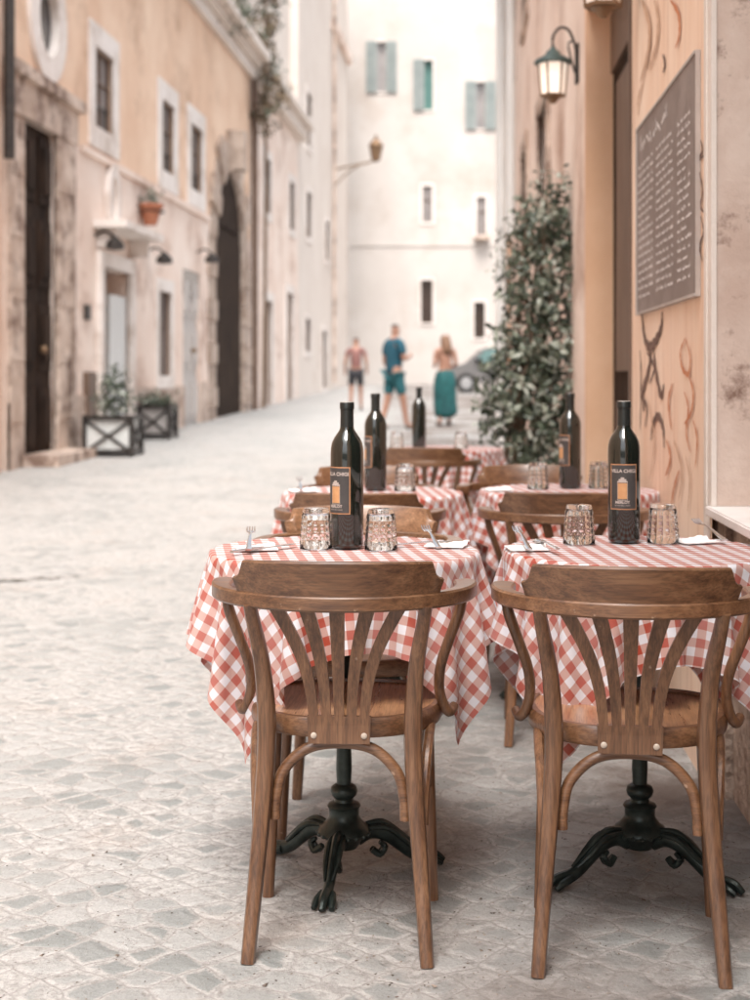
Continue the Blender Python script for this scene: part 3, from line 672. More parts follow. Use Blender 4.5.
# doorway: recess, frame, jamb
bm = bmesh.new()
win_r = [(10.6, 11.7, 1.9, 3.2), (13.6, 14.6, 1.9, 3.3), (10.6, 11.7, 4.6, 5.9), (13.6, 14.6, 4.6, 5.9), (16.4, 17.2, 4.6, 5.9)]
holes_wall(bm, PRl, yc + .02, yend, -.2, 6.6, win_r, .28); shell(bm, PRl, yb, yend, -.2, 6.6, -.62, -9)
pbox(bm, PRl, yc + .022, yend, -.6, -.3, -.2, 6.6); pbox(bm, PRl, yend - .02, yend, -.3, 0, -.2, 6.6); holes_wall(bm, PRl, yb + .002, yc + .018, dz + .3, 6.6, [], .2)
pbox(bm, PRl, yb + .002, yc + .018, -.6, -.01, dz + .32, 6.6)
obj('wall', bm, M['blush'], RB)
for h in win_r: window(PRl, h, RB, fw=.12, fm='stone', pane='void', bars=False, depth=.08)
bm = bmesh.new(); pbox(bm, PRl, yc - .03, yc + .018, -.135, .01, 0, dz + .3); pbox(bm, PRl, yb + .05, yc - .032, -.175, .0, dz + .12, dz + .30); obj('door_jamb', bm, M['jamb'], RB)
bm = bmesh.new(); pbox(bm, PRl, yb + .004, yb + .04, -.17, .01, 0, dz + .1); pbox(bm, PRl, yb + .045, yc - .035, -.178, -.12, dz - .2, dz + .1); obj('door_frame', bm, M['brownwood'], RB)
bm = bmesh.new(); pbox(bm, PRl, yb + .125, yc + .015, -.20, -.14, 0, dz + .12); ddr = obj('door', bm, M['oak'], RB)
bm = bmesh.new()
for a, b in ((6.0, 6.5), (6.7, 7.3)):
    for c, d in ((.2, 1.0), (1.15, 2.6)): pbox(bm, PRl, a, b, -.138, -.12, c, d)
obj('door_panels', bm, M['brownwood'], ddr)
bm = bmesh.new(); pbox(bm, PRl, yb + .02, yc - .3, .012, .09, dz + .14, dz + .24); pbox(bm, PRl, yb + .01, yc - .25, .012, .13, dz + .242, dz + .29); obj('door_canopy', bm, M['brownwood'], RB)
bm = bmesh.new(); tube(bm, [PRl(17.6, .12, 0), PRl(17.6, .12, 6.5)], .07, 1, 10); tube(bm, [PRl(15.3, .10, 2.6), PRl(15.3, .10, 6.5)], .05, 1, 8); obj('downpipe', bm, M['palepaint'], RB)
bm = bmesh.new(); pbox(bm, PRl, 18.2, yend + .05, -.02, .15, -.1, 6.55); obj('corner_pilaster', bm, M['jamb'], RB)
bm = bmesh.new(); pbox(bm, PRl, -8, yend, -9, .4, 6.6, 6.8); obj('cornice', bm, M['stone'], RB)

# painted graffiti on the plaster (pixel polylines mapped on to the wall)
def wallpt(px, py, o=.004):
    y = yR(px); return PRl(y, o, zp(py, y))
def ribbon(bm, pts, wd, o=.004):
    pts3 = crom([wallpt(px, py, o) for px, py in pts], 7); n = len(pts3); pv = None
    for i, p in enumerate(pts3):
        d = (pts3[min(i + 1, n - 1)] - pts3[max(i - 1, 0)]).normalized(); s = d.cross(Vector((1, VR, 0))).normalized()
        ww = wd * (.25 + .75 * math.sin(math.pi * (i + .6) / n)) * (1 + .25 * math.sin(i * 1.7))
        a, b = bm.verts.new(p + s * ww), bm.verts.new(p - s * ww)
        if pv: bm.faces.new((pv[0], pv[1], b, a))
        pv = (a, b)
dark = [([(643, 312), (645, 336), (650, 347), (656, 342), (662, 328), (663, 312)], .030), ([(652, 345), (650, 368), (644, 392), (645, 412)], .028),
        ([(654, 345), (657, 372), (662, 396), (665, 384)], .024), ([(652, 440), (654, 424), (659, 416), (664, 428), (665, 448)], .022),
        ([(641, 350), (642, 380), (641, 430)], .014), ([(664, 55), (666, 64), (664, 73)], .016), ([(648, 352), (655, 368), (650, 384)], .012),
        ([(702, 140), (704, 150), (701, 158), (705, 156)], .010), ([(701, 172), (704, 190), (702, 206), (705, 212)], .010), ([(702, 216), (705, 232), (701, 246), (704, 262)], .010),
        ([(642, 396), (648, 408), (646, 428)], .014)]
oran = [([(687, 338), (682, 352), (684, 368), (690, 374), (692, 358), (688, 340)], .013), ([(690, 374), (695, 392), (693, 412), (686, 424)], .012),
        ([(674, 384), (670, 402), (673, 430)], .014), ([(686, 392), (690, 408), (688, 432), (692, 452)], .012), ([(672, 0), (680, 14), (681, 34), (677, 48)], .018),
        ([(668, 440), (672, 458), (667, 476)], .014), ([(695, 420), (699, 440), (697, 468)], .010), ([(672, 510), (676, 486), (681, 470)], .012)]
pale = [([(643, 0), (651, 24), (650, 52), (642, 82)], .034), ([(656, 0), (660, 20), (658, 46), (650, 70)], .022), ([(644, 84), (640, 100), (640, 116)], .02),
        ([(676, 440), (684, 470), (681, 500)], .012), ([(688, 456), (692, 480), (690, 512)], .010), ([(650, 400), (656, 440), (652, 480)], .012)]
for L_, fac, o_, m_ in ((dark, .62, .004, 'gdark'), (oran, .6, .0055, 'gorange'), (pale, .6, .007, 'gpale')):
    for p, wd in L_:
        bm = bmesh.new(); ribbon(bm, p, wd * fac, o_); obj('graffiti_stroke', bm, M[m_], RB, recalc=False)

# menu board
yRo = lambda px, o: (XR - o) / ((px - CX) / F - VR)
yn, yf = yRo(694, .018), yRo(636, .018); zb, zt = 1.36, 2.035
mb = thing('menu_board', 'grey-brown chalk menu board covered in white handwriting, hung on the peach wall', 'menu board', PR((yn + yf) / 2, 0, zb))
mo = PR((yn + yf) / 2, 0, zb)
def PM(y, o, z): return PR(y, o, z) - mo
bm = bmesh.new(); pbox(bm, PM, yn, yf, .004, .014, zb, zt); obj('slate', bm, M['board'], mb)
bm = bmesh.new(); t = .009
pbox(bm, PM, yn - t, yn, .001, .0145, zb - t, zt + t); pbox(bm, PM, yf, yf + t, .003, .019, zb - t, zt + t)
pbox(bm, PM, yn, yf, .003, .018, zb - t, zb); pbox(bm, PM, yn, yf, .003, .018, zt, zt + t); obj('frame', bm, M['boardframe'], mb)
bm = bmesh.new(); rnd = random.Random(3)
def word(bm, y, z, L_, h, wd):
    n = max(3, int(L_ / (h * .55))); pv = None
    for i in range(n * 3 + 1):
        yy = y - i * L_ / (n * 3); zz = z + h * rnd.choice((0, .25, .5, .55, 1.0)) * (.5 if i % 3 else 1)
        p = PM(yy, .0155, zz); q = PM(yy, .0155, zz + wd)
        a, b = bm.verts.new(p), bm.verts.new(q)
        if pv: bm.faces.new((pv[0], pv[1], b, a))
        pv = (a, b)
# big heading, then lines of dishes with a price column
yy = yf - .10
while yy > yn + .55: L_ = rnd.uniform(.12, .2); word(bm, yy, zt - .10, L_, .055, .012); yy -= L_ + .03
rows = 17
for k in range(rows):
    z = zt - .155 - k * .0295
    for c0, c1 in ((yf - .05, yf - .46), (yf - .52, yf - .92), (yf - .98, yn + .06)):
        y = c0
        while y > c1 + .10:
            L_ = rnd.uniform(.04, .12); word(bm, y, z, min(L_, y - c1), .014, .006); y -= L_ + .022
        if rnd.random() < .8: word(bm, c1 + .06, z, .035, .014, .006)
obj('chalk_writing', bm, M['chalk'], mb, recalc=False)

# ------------------------------------------------------------------ lanterns on the right wall
def lantern(name, label, d, px, ztop, grp):
    t = thing(name, label, 'wall lamp', (0, 0, 0), 0, grp)
    wallx = XR + VR * d; x = (px - CX) / F * d; t.location = (x, d, ztop)
    w_, h_ = .082, .17
    bm = bmesh.new(); lathe(bm, [(.012, .045), (.02, .03), (.035, .02), (.045, .0), (.10, -.03), (.108, -.045), (.10, -.05)], 24); obj('lamp_cap', bm, M['lampgreen'], t, True)
    bm = bmesh.new(); lathe(bm, [(w_ * .80, -.05 - h_), (w_ * .98, -.05)], 6); obj('lamp_glass', bm, M['frost'], t)
    bm = bmesh.new(); bmesh.ops.create_uvsphere(bm, u_segments=12, v_segments=8, radius=.035, matrix=Matrix.Translation((0, 0, -.052 - h_ - .0)))
    bm.free()
    bm = bmesh.new()
    for i in range(6):
        a = math.pi / 3 * i; c, s = math.cos(a), math.sin(a)
        tube(bm, [(w_ * .81 * c, w_ * .81 * s, -.05 - h_), (w_ * .99 * c, w_ * .99 * s, -.05)], .006, 1, 6)
    lathe(bm, [(w_ * .86, -.065 - h_), (w_ * .9, -.052 - h_)], 6); lathe(bm, [(.015, -.10 - h_), (.03, -.08 - h_), (w_ * .6, -.066 - h_)], 10); obj('lamp_cage', bm, M['brass'], t)
    dx = wallx - x
    bm = bmesh.new(); tube(bm, [(0, 0, .04), (0.0, 0, .10), (dx * .25, 0, .15), (dx * .6, 0, .14), (dx * .85, 0, .06), (dx - .012, 0, -.02)], .008, 6, 8)
    tube(bm, [(dx - .02, 0, -.10), (dx * .7, 0, -.02), (dx * .6, 0, .06), (dx * .8, 0, .08)], .006, 6, 8); obj('bracket', bm, M['iron'], t)
    bm = bmesh.new(); box(bm, dx - .018, dx - .002, -.04, .04, -.16, .06, .004); obj('wall_plate', bm, M['iron'], t)
    return t
g_ = 'lanterns on the right-hand wall'
l1 = lantern('wall_lantern', 'lit wall lantern with green cap on curled bracket above the leafy climber', 8.1, 553, zp(55, 8.1), g_)
l2 = lantern('wall_lantern', 'wall lantern above the doorway, cut off by the top edge of the photo', 5.4, 603, zp(8, 5.4) + .235, g_)
for l in (l1,):
    for ch in l.children:
        if ch.name.startswith('lamp_glass'): ch.data.materials.clear(); ch.data.materials.append(M['lampglow'])
# street lamp on building C
sl = thing('street_lamp', 'old street lantern on a long iron bracket fixed to the white house', 'street lamp', PL(yL(333), 0, zp(170, yL(333))))
dS = yL(333); o0 = PL(dS, 0, zp(170, dS)); tip = Vector(((376 - CX) / F * dS, dS, zp(165, dS))) - o0
bm = bmesh.new(); tube(bm, [(0, 0, 0), (tip.x * .35, 0, .12), (tip.x * .8, 0, .25), (tip.x, 0, .35)], .035, 6, 8); tube(bm, [(0, 0, -.6), (tip.x * .3, 0, -.15), (tip.x * .6, 0, .16)], .025, 6, 8); obj('bracket', bm, M['brass'], sl)
bm = bmesh.new(); z0 = tip.z + .1; lathe(bm, [(.05, z0), (.15, z0 + .08), (.24, z0 + .55)], 6, (tip.x, 0)); obj('lamp_glass', bm, M['brass'], sl)
bm = bmesh.new(); lathe(bm, [(.27, z0 + .552), (.15, z0 + .72), (.04, z0 + .82), (.05, z0 + .9), (.0, z0 + .95)], 12, (tip.x, 0)); obj('lamp_cap', bm, M['brass'], sl)
# small wall lamps left
def small_lamp(px, py, label):
    d = yL(px); t = thing('wall_lamp', label, 'wall lamp', PL(d, 0, zp(py, d)), 0, 'small lamps on the left-hand wall')
    bm = bmesh.new(); tube(bm, [(0, 0, .1), (.14, 0, .16), (.26, 0, .08)], .018, 5, 8); obj('bracket', bm, M['iron'], t)
    bm = bmesh.new(); lathe(bm, [(.03, .09), (.12, .0), (.13, -.08), (.0, -.1)], 14, (.27, 0)); obj('lamp_shade', bm, M['iron'], t)
small_lamp(95, 243, 'small dark lamp over the white framed door on the left')
small_lamp(147, 258, 'small dark lamp between the hooded door and the low white window')
small_lamp(197, 258, 'small dark lamp above the grey weathered door beside the dark arch')

# ------------------------------------------------------------------ foliage
def leaf(bm, p, size, rnd, nrm=None):
    n = Vector((rnd.gauss(0, 1), rnd.gauss(0, 1), rnd.gauss(.4, 1))).normalized()
    if nrm is not None: n = (n * .8 + nrm).normalized()
    u = n.orthogonal().normalized(); u.rotate(Matrix.Rotation(rnd.uniform(0, 6.28), 3, n)); v = n.cross(u)
    L_, W = size, size * .48
    q = [p, p + u * L_ * .35 + v * W * .5, p + u * L_ * .75 + v * W * .38 + n * -.02 * 0, p + u * L_ - n * L_ * .12, p + u * L_ * .75 - v * W * .38, p + u * L_ * .35 - v * W * .5]
    m_ = p + u * L_ * .5 - n * L_ * .07
    vs = [bm.verts.new(x) for x in q]; c = bm.verts.new(m_)
    fs = []
    for i in range(6): fs.append(bm.faces.new((vs[i], vs[(i + 1) % 6], c)))
    return fs
def foliage(name, clumps, n, size, mats, parent, seed=1, pale=.25, label=None):
    """clumps: (center, (rx,ry,rz)); leaves mostly on the clump shells, grouped on twigs"""
    rnd = random.Random(seed); bm = bmesh.new()
    tot = sum(c[1][0] * c[1][2] for c in clumps)
    for c, r in clumps:
        k = int(n * r[0] * r[2] / tot / 6)
        for _ in range(k):
            d = Vector((rnd.gauss(0, 1), rnd.gauss(0, 1), rnd.gauss(0, 1))).normalized(); rr = rnd.uniform(.45, 1.12)
            p = Vector(c) + Vector((d.x * r[0], d.y * r[1], d.z * r[2])) * rr
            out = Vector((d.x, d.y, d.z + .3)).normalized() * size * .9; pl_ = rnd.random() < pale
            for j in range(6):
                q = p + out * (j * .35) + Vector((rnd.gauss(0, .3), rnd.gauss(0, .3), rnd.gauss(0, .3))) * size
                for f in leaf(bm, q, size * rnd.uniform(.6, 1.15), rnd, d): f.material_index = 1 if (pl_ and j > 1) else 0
    me = bpy.data.meshes.new(name); bm.to_mesh(me); bm.free()
    for m_ in mats: me.materials.append(m_)
    return link(name, me, None, parent)
pd = 8.7
pt = thing('climbing_plant', 'bushy glossy-leaved climber in a pot rising up the right-hand wall beneath the lantern', 'plant', (.86, pd, 0))
bm = bmesh.new(); lathe(bm, [(.17, 0), (.24, .36), (.27, .37), (.27, .43), (.235, .43), (.22, .38)], 28, capt=False); po = obj('pot', bm, M['terra'], pt, True)
bm = bmesh.new(); lathe(bm, [(.0, .385), (.222, .386)], 20, capb=False, capt=False); obj('soil', bm, M['soil'], po)
bm = bmesh.new(); rnd = random.Random(5)
for k in range(7):
    x, y = rnd.uniform(-.08, .08), rnd.uniform(-.08, .08); p = [(x, y, .38)]
    for q in range(1, 6): p.append((x + .05 * q * (.5 - (k % 3) * .4) + rnd.uniform(-.05, .05) + .02 * q, y + rnd.uniform(-.05, .05), .38 + q * .33))
    tube(bm, p, [.018, .015, .012, .01, .008, .005], 4, 7)
obj('stem', bm, M['bark'], pt)
def cl(px, py, rx, rz, ry=.18, dd=0): v = at(px, py, pd + dd) - Vector((.86, pd, 0)); return (v, (rx, ry, rz))
clumps = [cl(552, 205, .10, .12), cl(563, 222, .11, .14), cl(536, 232, .14, .14), cl(522, 248, .10, .10), cl(560, 265, .13, .18), cl(528, 282, .15, .15), cl(555, 305, .17, .19), cl(525, 325, .13, .17),
          cl(550, 350, .20, .2), cl(520, 372, .16, .18), cl(510, 400, .15, .18), cl(548, 395, .22, .22), cl(515, 430, .17, .17), cl(552, 440, .22, .2), cl(500, 350, .06, .08), cl(545, 470, .2, .2), cl(566, 190, .05, .07), cl(507, 385, .12, .12)]
foliage('foliage', clumps, 5200, .060, [M['leaf'], M['leafglint']], pt, 3, .42)
# ivy column on building A's end
iv = thing('ivy', 'dry brownish ivy hanging down the corner of the ochre building', 'ivy', PL(yL(252), .2, 5))
dI = yL(252); cs = []
for k in range(15):
    z = 6.9 + k * .5; cs.append((Vector((.12 + .12 * math.sin(k * 1.3), rnd.uniform(-.2, .5), z - 5)), (.24 + .07 * math.sin(k * 2.1), .35, .42)))
foliage('foliage', cs, 3600, .13, [M['ivy'], M['leaf']], iv, 8, .3)
bm = bmesh.new(); tube(bm, [(.05, .1, -4.6), (.08, .15, -2), (.1, .1, 1), (.08, .2, 8)], [.05, .045, .04, .02], 5, 7); obj('stem', bm, M['bark'], iv)
rf = thing('roof_shrub', 'dark shrub spilling over the cornice of the ochre building', 'shrub', PL(27.3, .15, 8.25))
foliage('foliage', [(Vector((.15, -2.5 + k * .8, .18 + .1 * math.sin(k))), (.3, .5, .32)) for k in range(8)], 2000, .11, [M['leaf'], M['ivy']], rf, 9, .3)
bm = bmesh.new(); tube(bm, [(.0, -2.5, .02), (.05, 0, .1), (.0, 3, .05)], .03, 4, 6); obj('stem', bm, M['bark'], rf)
# hanging terracotta pot
hp = thing('hanging_pot', 'small terracotta flower pot on an iron ring fixed to the left wall', 'flower pot', PL(yL(140), .16, zp(225, yL(140))))
bm = bmesh.new(); lathe(bm, [(.10, 0), (.17, .26), (.20, .26), (.20, .32), (.16, .32), (.14, .27)], 20); obj('pot', bm, M['terra'], hp)
bm = bmesh.new(); tube(bm, [(-.16, 0, .2), (.2, 0, .2)], .012, 1, 6); tube(bm, [(.21 * math.cos(a), .21 * math.sin(a), .2) for a in np.linspace(0, 6.28, 16)], .01, 1, 6); obj('bracket', bm, M['iron'], hp)
foliage('foliage', [(Vector((0, 0, .38)), (.13, .13, .08))], 160, .07, [M['leaf'], M['leafglint']], hp, 4, .2)
# planters with X braces
def planter(px0, px1, pyb, pyt, panel, label, plant, seed):
    d = HC * F / (pyb - HY) * .97; d = min(d, 19.5) if px0 < 100 else d
    w_ = (px1 - px0) / F * d; x = ((px0 + px1) / 2 - CX) / F * d; h_ = (pyb - pyt) / F * d
    t = thing('planter_box', label, 'planter', (x, d, gz(d)), R(-4), 'planter boxes by the left wall')
    bm = bmesh.new(); box(bm, -w_ / 2 + .02, w_ / 2 - .02, -.26, .26, .04, h_ - .03); obj('box_panel', bm, panel, t)
    bm = bmesh.new()
    for sx in (-1, 1):
        for sy in (-1, 1): box(bm, sx * w_ / 2 - .025, sx * w_ / 2 + .025, sy * .28 - .025, sy * .28 + .025, 0, h_)
    for zz in (.04, h_ - .06): box(bm, -w_ / 2 + .026, w_ / 2 - .026, -.30, -.262, zz, zz + .05); box(bm, w_ / 2 - .018, w_ / 2 + .02, -.25, .25, zz, zz + .05)
    obj('box_frame', bm, M['iron'], t)
    for s in (-1, 1):
        bm = bmesh.new(); tube(bm, [(-w_ / 2, -.275 - .004 * s, .06 if s > 0 else h_ - .06), (w_ / 2, -.275 - .004 * s, h_ - .06 if s > 0 else .06)], .018, 1, 6)
        obj('cross_brace', bm, M['iron'], t); bm = bmesh.new(); tube(bm, [(w_ / 2 + .004 * s, -.25, .06 if s > 0 else h_ - .06), (w_ / 2 + .004 * s, .25, h_ - .06 if s > 0 else .06)], .018, 1, 6); obj('cross_brace', bm, M['iron'], t)
    bm = bmesh.new(); box(bm, -w_ / 2 + .03, w_ / 2 - .03, -.24, .24, h_ - .029, h_ - .015); obj('soil', bm, M['soil'], t)
    foliage('foliage', plant(w_, h_), 420, .085, [M['leaf'], M['leafglint']], t, seed, .2)
planter(90, 137, 462, 421, M['palebox'], 'pale planter box with dark crossed braces and a small upright shrub', lambda w, h: [(Vector((0, 0, h + .18)), (.12, .12, .22)), (Vector((.02, 0, h + .42)), (.07, .07, .1))], 21)
planter(140, 173, 448, 414, M['darkpot'], 'dark planter box with pale-edged braces and low leaves beneath the low white window', lambda w, h: [(Vector((0, 0, h + .02)), (.2, .15, .05))], 22)

# ------------------------------------------------------------------ bentwood chair
def make_chair(label, crestm='wood_x'):
    t = thing('bentwood_armchair', label, 'chair', group='bentwood chairs at the tables')
    Z = M['wood_z']; X = M['wood_x']
    # rear legs run up to the rail
    for s in (-1, 1):
        bm = bmesh.new()
        tube(bm, [(s * .172, -.235, .0), (s * .160, -.200, .16), (s * .148, -.178, .32), (s * .143, -.172, .44), (s * .150, -.186, .56), (s * .164, -.212, .65), (s * .170, -.226, .690)],
             [.0135, .0155, .0175, .0185, .0160, .0135, .0125], 5, 12, (1, 1.05), (0, 1, 0), 2.9); obj('leg', bm, Z, t, True)
        bm = bmesh.new()
        tube(bm, [(s * .178, .125, .0), (s * .172, .122, .15), (s * .165, .118, .32), (s * .163, .117, .425)], [.0125, .0145, .017, .019], 5, 12, (1, 1), (0, 1, 0), 2.2); obj('leg', bm, Z, t, True)
        # arm support: arm end -> seat side
        bm = bmesh.new()
        tube(bm, [(s * .238, -.060, .685), (s * .235, -.066, .655), (s * .216, -.060, .60), (s * .197, -.045, .54), (s * .193, -.030, .49), (s * .201, -.022, .455), (s * .214, -.012, .436), (s * .224, .010, .444)],
             [.0115, .0115, .011, .0108, .0108, .0108, .0108, .0095], 6, 10); obj('arm_support', bm, Z, t, True)
        # side brace
        bm = bmesh.new()
        tube(bm, [(s * .163, -.165, .25), (s * .168, -.15, .36), (s * .174, -.09, .412), (s * .176, .0, .418), (s * .172, .07, .40), (s * .169, .10, .33), (s * .167, .105, .25)], .0105, 6, 9); obj('brace', bm, Z, t, True)
    # rear arch
    bm = bmesh.new()
    tube(bm, [(-.128, -.165, .258), (-.126, -.164, .30), (-.112, -.160, .350), (-.066, -.155, .393), (0, -.152, .404), (.066, -.155, .393), (.112, -.160, .350), (.126, -.164, .30), (.128, -.165, .258)], .0112, 6, 10)
    obj('brace', bm, X, t, True)
    # seat
    out = []
    for i in range(56):
        a = 2 * math.pi * i / 56; c, s = math.cos(a), math.sin(a)
        x = math.copysign(abs(c) ** .78, c) * .205; y = math.copysign(abs(s) ** .78, s) * .205
        x *= 1 + .10 * (y / .205); out.append((x, y * .97 + .028))
    bm = bmesh.new(); prof = [(.90, .415), (.965, .417), (.985, .424), (.99, .438), (.98, .449), (.955, .455), (.90, .4555), (.895, .451)]
    rings = [[bm.verts.new((x * k, y * k, z)) for x, y in out] for k, z in prof]
    for a, b in zip(rings, rings[1:]):
        for i in range(56): j = (i + 1) % 56; bm.faces.new((a[i], a[j], b[j], b[i]))
    bm.faces.new(rings[0][::-1]); se = obj('seat', bm, X, t, True)
    s_z = .4505; bm = bmesh.new(); rings = []
    for k in (.895, .7, .45, .2): rings.append([bm.verts.new((x * k, y * k, s_z - .010 * (1 - k / .9) ** .8)) for x, y in out])
    for a, b in zip(rings, rings[1:]):
        for i in range(56): j = (i + 1) % 56; bm.faces.new((a[i], a[j], b[j], b[i]))
    bm.faces.new(rings[-1]); bmesh.ops.recalc_face_normals(bm, faces=bm.faces); obj('seat_panel', bm, M['wood_seat'], se, True)
    # U-shaped arm rail (flat section)
    def U(a):      # a in [-1,1]
        th = a * R(112); r = .262
        x = r * math.sin(th); y = -.262 + r * .98 * (1 - math.cos(th))
        return x, y
    RW = .251; pts = []; n = 46
    for i in range(n + 1):
        a = -1 + 2 * i / n; th = a * R(90)
        if abs(a) <= .8:
            th = a / .8 * R(84); x = RW * math.sin(th); y = -.275 + .205 * (1 - math.cos(th))
        else:
            k = (abs(a) - .8) / .2; x = math.copysign(RW * .9945 + .004 * math.sin(k * 3.14), a); y = -.275 + .205 * (1 - math.cos(R(84))) + k * .075
        pts.append((x, y))
    def rail(bm, z0, z1, wfun):
        rings = []
        for i, (x, y) in enumerate(pts):
            p = Vector((x, y, 0)); q0, q1 = pts[max(i - 1, 0)], pts[min(i + 1, n)]
            d = Vector((q1[0] - q0[0], q1[1] - q0[1], 0)).normalized(); nn = Vector((d.y, -d.x, 0))   # outward
            wi, wo = wfun(abs(-1 + 2 * i / n)); b = .004
            prof = [(-wi, z0 + b), (-wi + b, z0), (wo - b, z0), (wo, z0 + b), (wo, z1 - b), (wo - b, z1), (-wi + b, z1), (-wi, z1 - b)]
            rings.append([bm.verts.new(p + nn * o_ + Vector((0, 0, z))) for o_, z in prof])
        for A_, B_ in zip(rings, rings[1:]):
            for i in range(8): j = (i + 1) % 8; bm.faces.new((A_[i], A_[j], B_[j], B_[i]))
        bm.faces.new(rings[0][::-1]); bm.faces.new(rings[-1])
    def wf(a):
        if a < .55: return .012, .012
        k = (a - .55) / .45; e = 1.0
        if a > .93: e = math.sqrt(max(0.02, 1 - ((a - .93) / .07) ** 2))
        return (.012 + .024 * k) * e, (.012 + .006 * k) * e
    bm = bmesh.new(); rail(bm, .681, .711, wf); obj('arm_rail', bm, X, t, True)
    # crest panel on the rail
    bm = bmesh.new(); rings = []; m_ = 60
    for i in range(m_ + 1):
        a = -1 + 2 * i / m_; x = .190 * a; th = math.asin(x / RW); y = -.275 + .205 * (1 - math.cos(th))
        d = Vector((math.cos(th) * RW, .205 * math.sin(th), 0)).normalized(); nn = Vector((d.y, -d.x, 0))
        e = abs(a); top = .778 - .006 * e * e
        if e > .90: u_ = (e - .90) / .10; top -= .032 * math.sqrt(max(0, 1 - (1 - u_) ** 2))  # concave shoulder
        p = Vector((x, y - .0, 0)); b = .004; lean = -.012
        prof = [(-.009, .7105, 0), (.009, .7105, 0), (.009, top - b, lean), (.009 - b, top, lean), (-.009 + b, top, lean), (-.009, top - b, lean)]
        rings.append([bm.verts.new(p + nn * (o_ - l_) + Vector((0, 0, z))) for o_, z, l_ in prof])
    for A_, B_ in zip(rings, rings[1:]):
        for i in range(6): j = (i + 1) % 6; bm.faces.new((A_[i], A_[j], B_[j], B_[i]))
    bm.faces.new(rings[0][::-1]); bm.faces.new(rings[-1]); obj('crest_panel', bm, M[crestm], t, True)
    # fan splat: one board with five fingers
    bm = bmesh.new()
    def ysp(z): return -.186 - .062 * max(0, (z - .44) / .26) ** 1.4
    def strip(xa, xb, z0, z1, n_=10, th=.011, curve=0):
        rings = []
        for i in range(n_ + 1):
            k = i / n_; z = z0 + (z1 - z0) * k; y = ysp(z); bow = curve * math.sin(math.pi * k)
            l = xa[0] + (xb[0] - xa[0]) * k + bow; r_ = xa[1] + (xb[1] - xa[1]) * k + bow; yo = .9 * ((l + r_) / 2) ** 2 * k
            rings.append([bm.verts.new(v) for v in ((l, y + yo - th / 2, z), (r_, y + yo - th / 2, z), (r_, y + yo + th / 2, z), (l, y + yo + th / 2, z))])
        for A_, B_ in zip(rings, rings[1:]):
            for i in range(4): j = (i + 1) % 4; bm.faces.new((A_[i], A_[j], B_[j], B_[i]))
        bm.faces.new(rings[0][::-1]); bm.faces.new(rings[-1])
    strip((-.060, .060), (-.062, .062), .412, .466, 3)
    for i in range(5):
        c = (i - 2); strip((c * .0248 - .0090, c * .0248 + .0090), (c * .0605 - .0150, c * .0605 + .0150), .465, .688, 12, .011, -c * .0085)
    bmesh.ops.bevel(bm, geom=[e for e in bm.edges if e.calc_length() > .02 and abs((e.verts[0].co - e.verts[1].co).z) > .01 and len(e.link_faces) == 2 and e.calc_face_angle(0) > .8], offset=.002, segments=2, affect='EDGES')
    spl = obj('splat', bm, Z, t)
    for s in (-1, 1):
        bm = bmesh.new(); bmesh.ops.create_uvsphere(bm, u_segments=14, v_segments=8, radius=.0062, matrix=Matrix.Translation((s * .049, -.1925, .428)) @ Matrix.Diagonal((1, .45, 1, 1)))
        obj('screw', bm, M['screw'], spl, True)
    return t

# ------------------------------------------------------------------ table with cast iron pedestal
TR, TH = .30, .730
def make_table(label):
    t = thing('bistro_table', label, 'table', group='round bistro tables')
    bm = bmesh.new(); lathe(bm, [(.0, TH - .03), (TR - .02, TH - .03), (TR - .004, TH - .024), (TR, TH - .012), (TR - .004, TH), (.0, TH + .0005)], 56, capb=False, capt=False)
    obj('tabletop', bm, M['oak'], t, True)
    bm = bmesh.new(); lathe(bm, [(.016, .205), (.018, .24), (.0165, .30), (.0165, .62), (.02, .64), (.05, .665), (.06, .70)], 24)
    obj('column', bm, M['castiron'], t, True)
    bm = bmesh.new()
    lathe(bm, [(.012, .058), (.030, .064), (.042, .084), (.060, .100), (.055, .112), (.046, .118), (.038, .128), (.034, .135), (.034, .152), (.038, .158), (.034, .164), (.022, .168), (.020, .174), (.028, .182), (.031, .192), (.028, .201), (.019, .207)], 32)
    for i in range(18):
        a = 2 * math.pi * i / 18; bmesh.ops.create_icosphere(bm, subdivisions=1, radius=.006, matrix=Matrix.Translation((.058 * math.cos(a), .058 * math.sin(a), .098)))
    obj('hub', bm, M['castiron'], t, True)
    for k in range(3):
        a = R(120 * k); ca, sa = math.cos(a), math.sin(a); rot = lambda r, z, o_=0: (r * ca - o_ * sa, r * sa + o_ * ca, z)
        bm = bmesh.new()
        tube(bm, [rot(.03, .078), rot(.062, .094), (rot(.10, .086)), rot(.135, .058), rot(.165, .034), rot(.195, .022), rot(.222, .014)], [.015, .017, .017, .0145, .0135, .0145, .011], 6, 12, (.85, 1.1))
        for s in (-1, 1):   # leaf ridges and toes
            tube(bm, [rot(.05, .105, s * .010), rot(.10, .101, s * .014), rot(.14, .070, s * .013), rot(.17, .045, s * .008)], [.005, .007, .006, .003], 5, 7)
            tube(bm, [rot(.185, .024, s * .010), rot(.212, .018, s * .017), rot(.232, .008, s * .019)], [.009, .009, .006], 4, 8)
            tube(bm, [rot(.068, .052, s * .0), rot(.085, .040, s * .006), rot(.098, .056, s * .004), rot(.086, .066, 0)], [.008, .008, .007, .005], 4, 7)
        tube(bm, [rot(.19, .030), rot(.222, .024), rot(.242, .008)], [.010, .010, .007], 4, 8)
        tube(bm, [rot(.045, .110), rot(.09, .112), rot(.135, .083), rot(.18, .045)], [.005, .008, .006, .003], 5, 7)
        obj('leg', bm, M['castiron'], t, True)
    return t

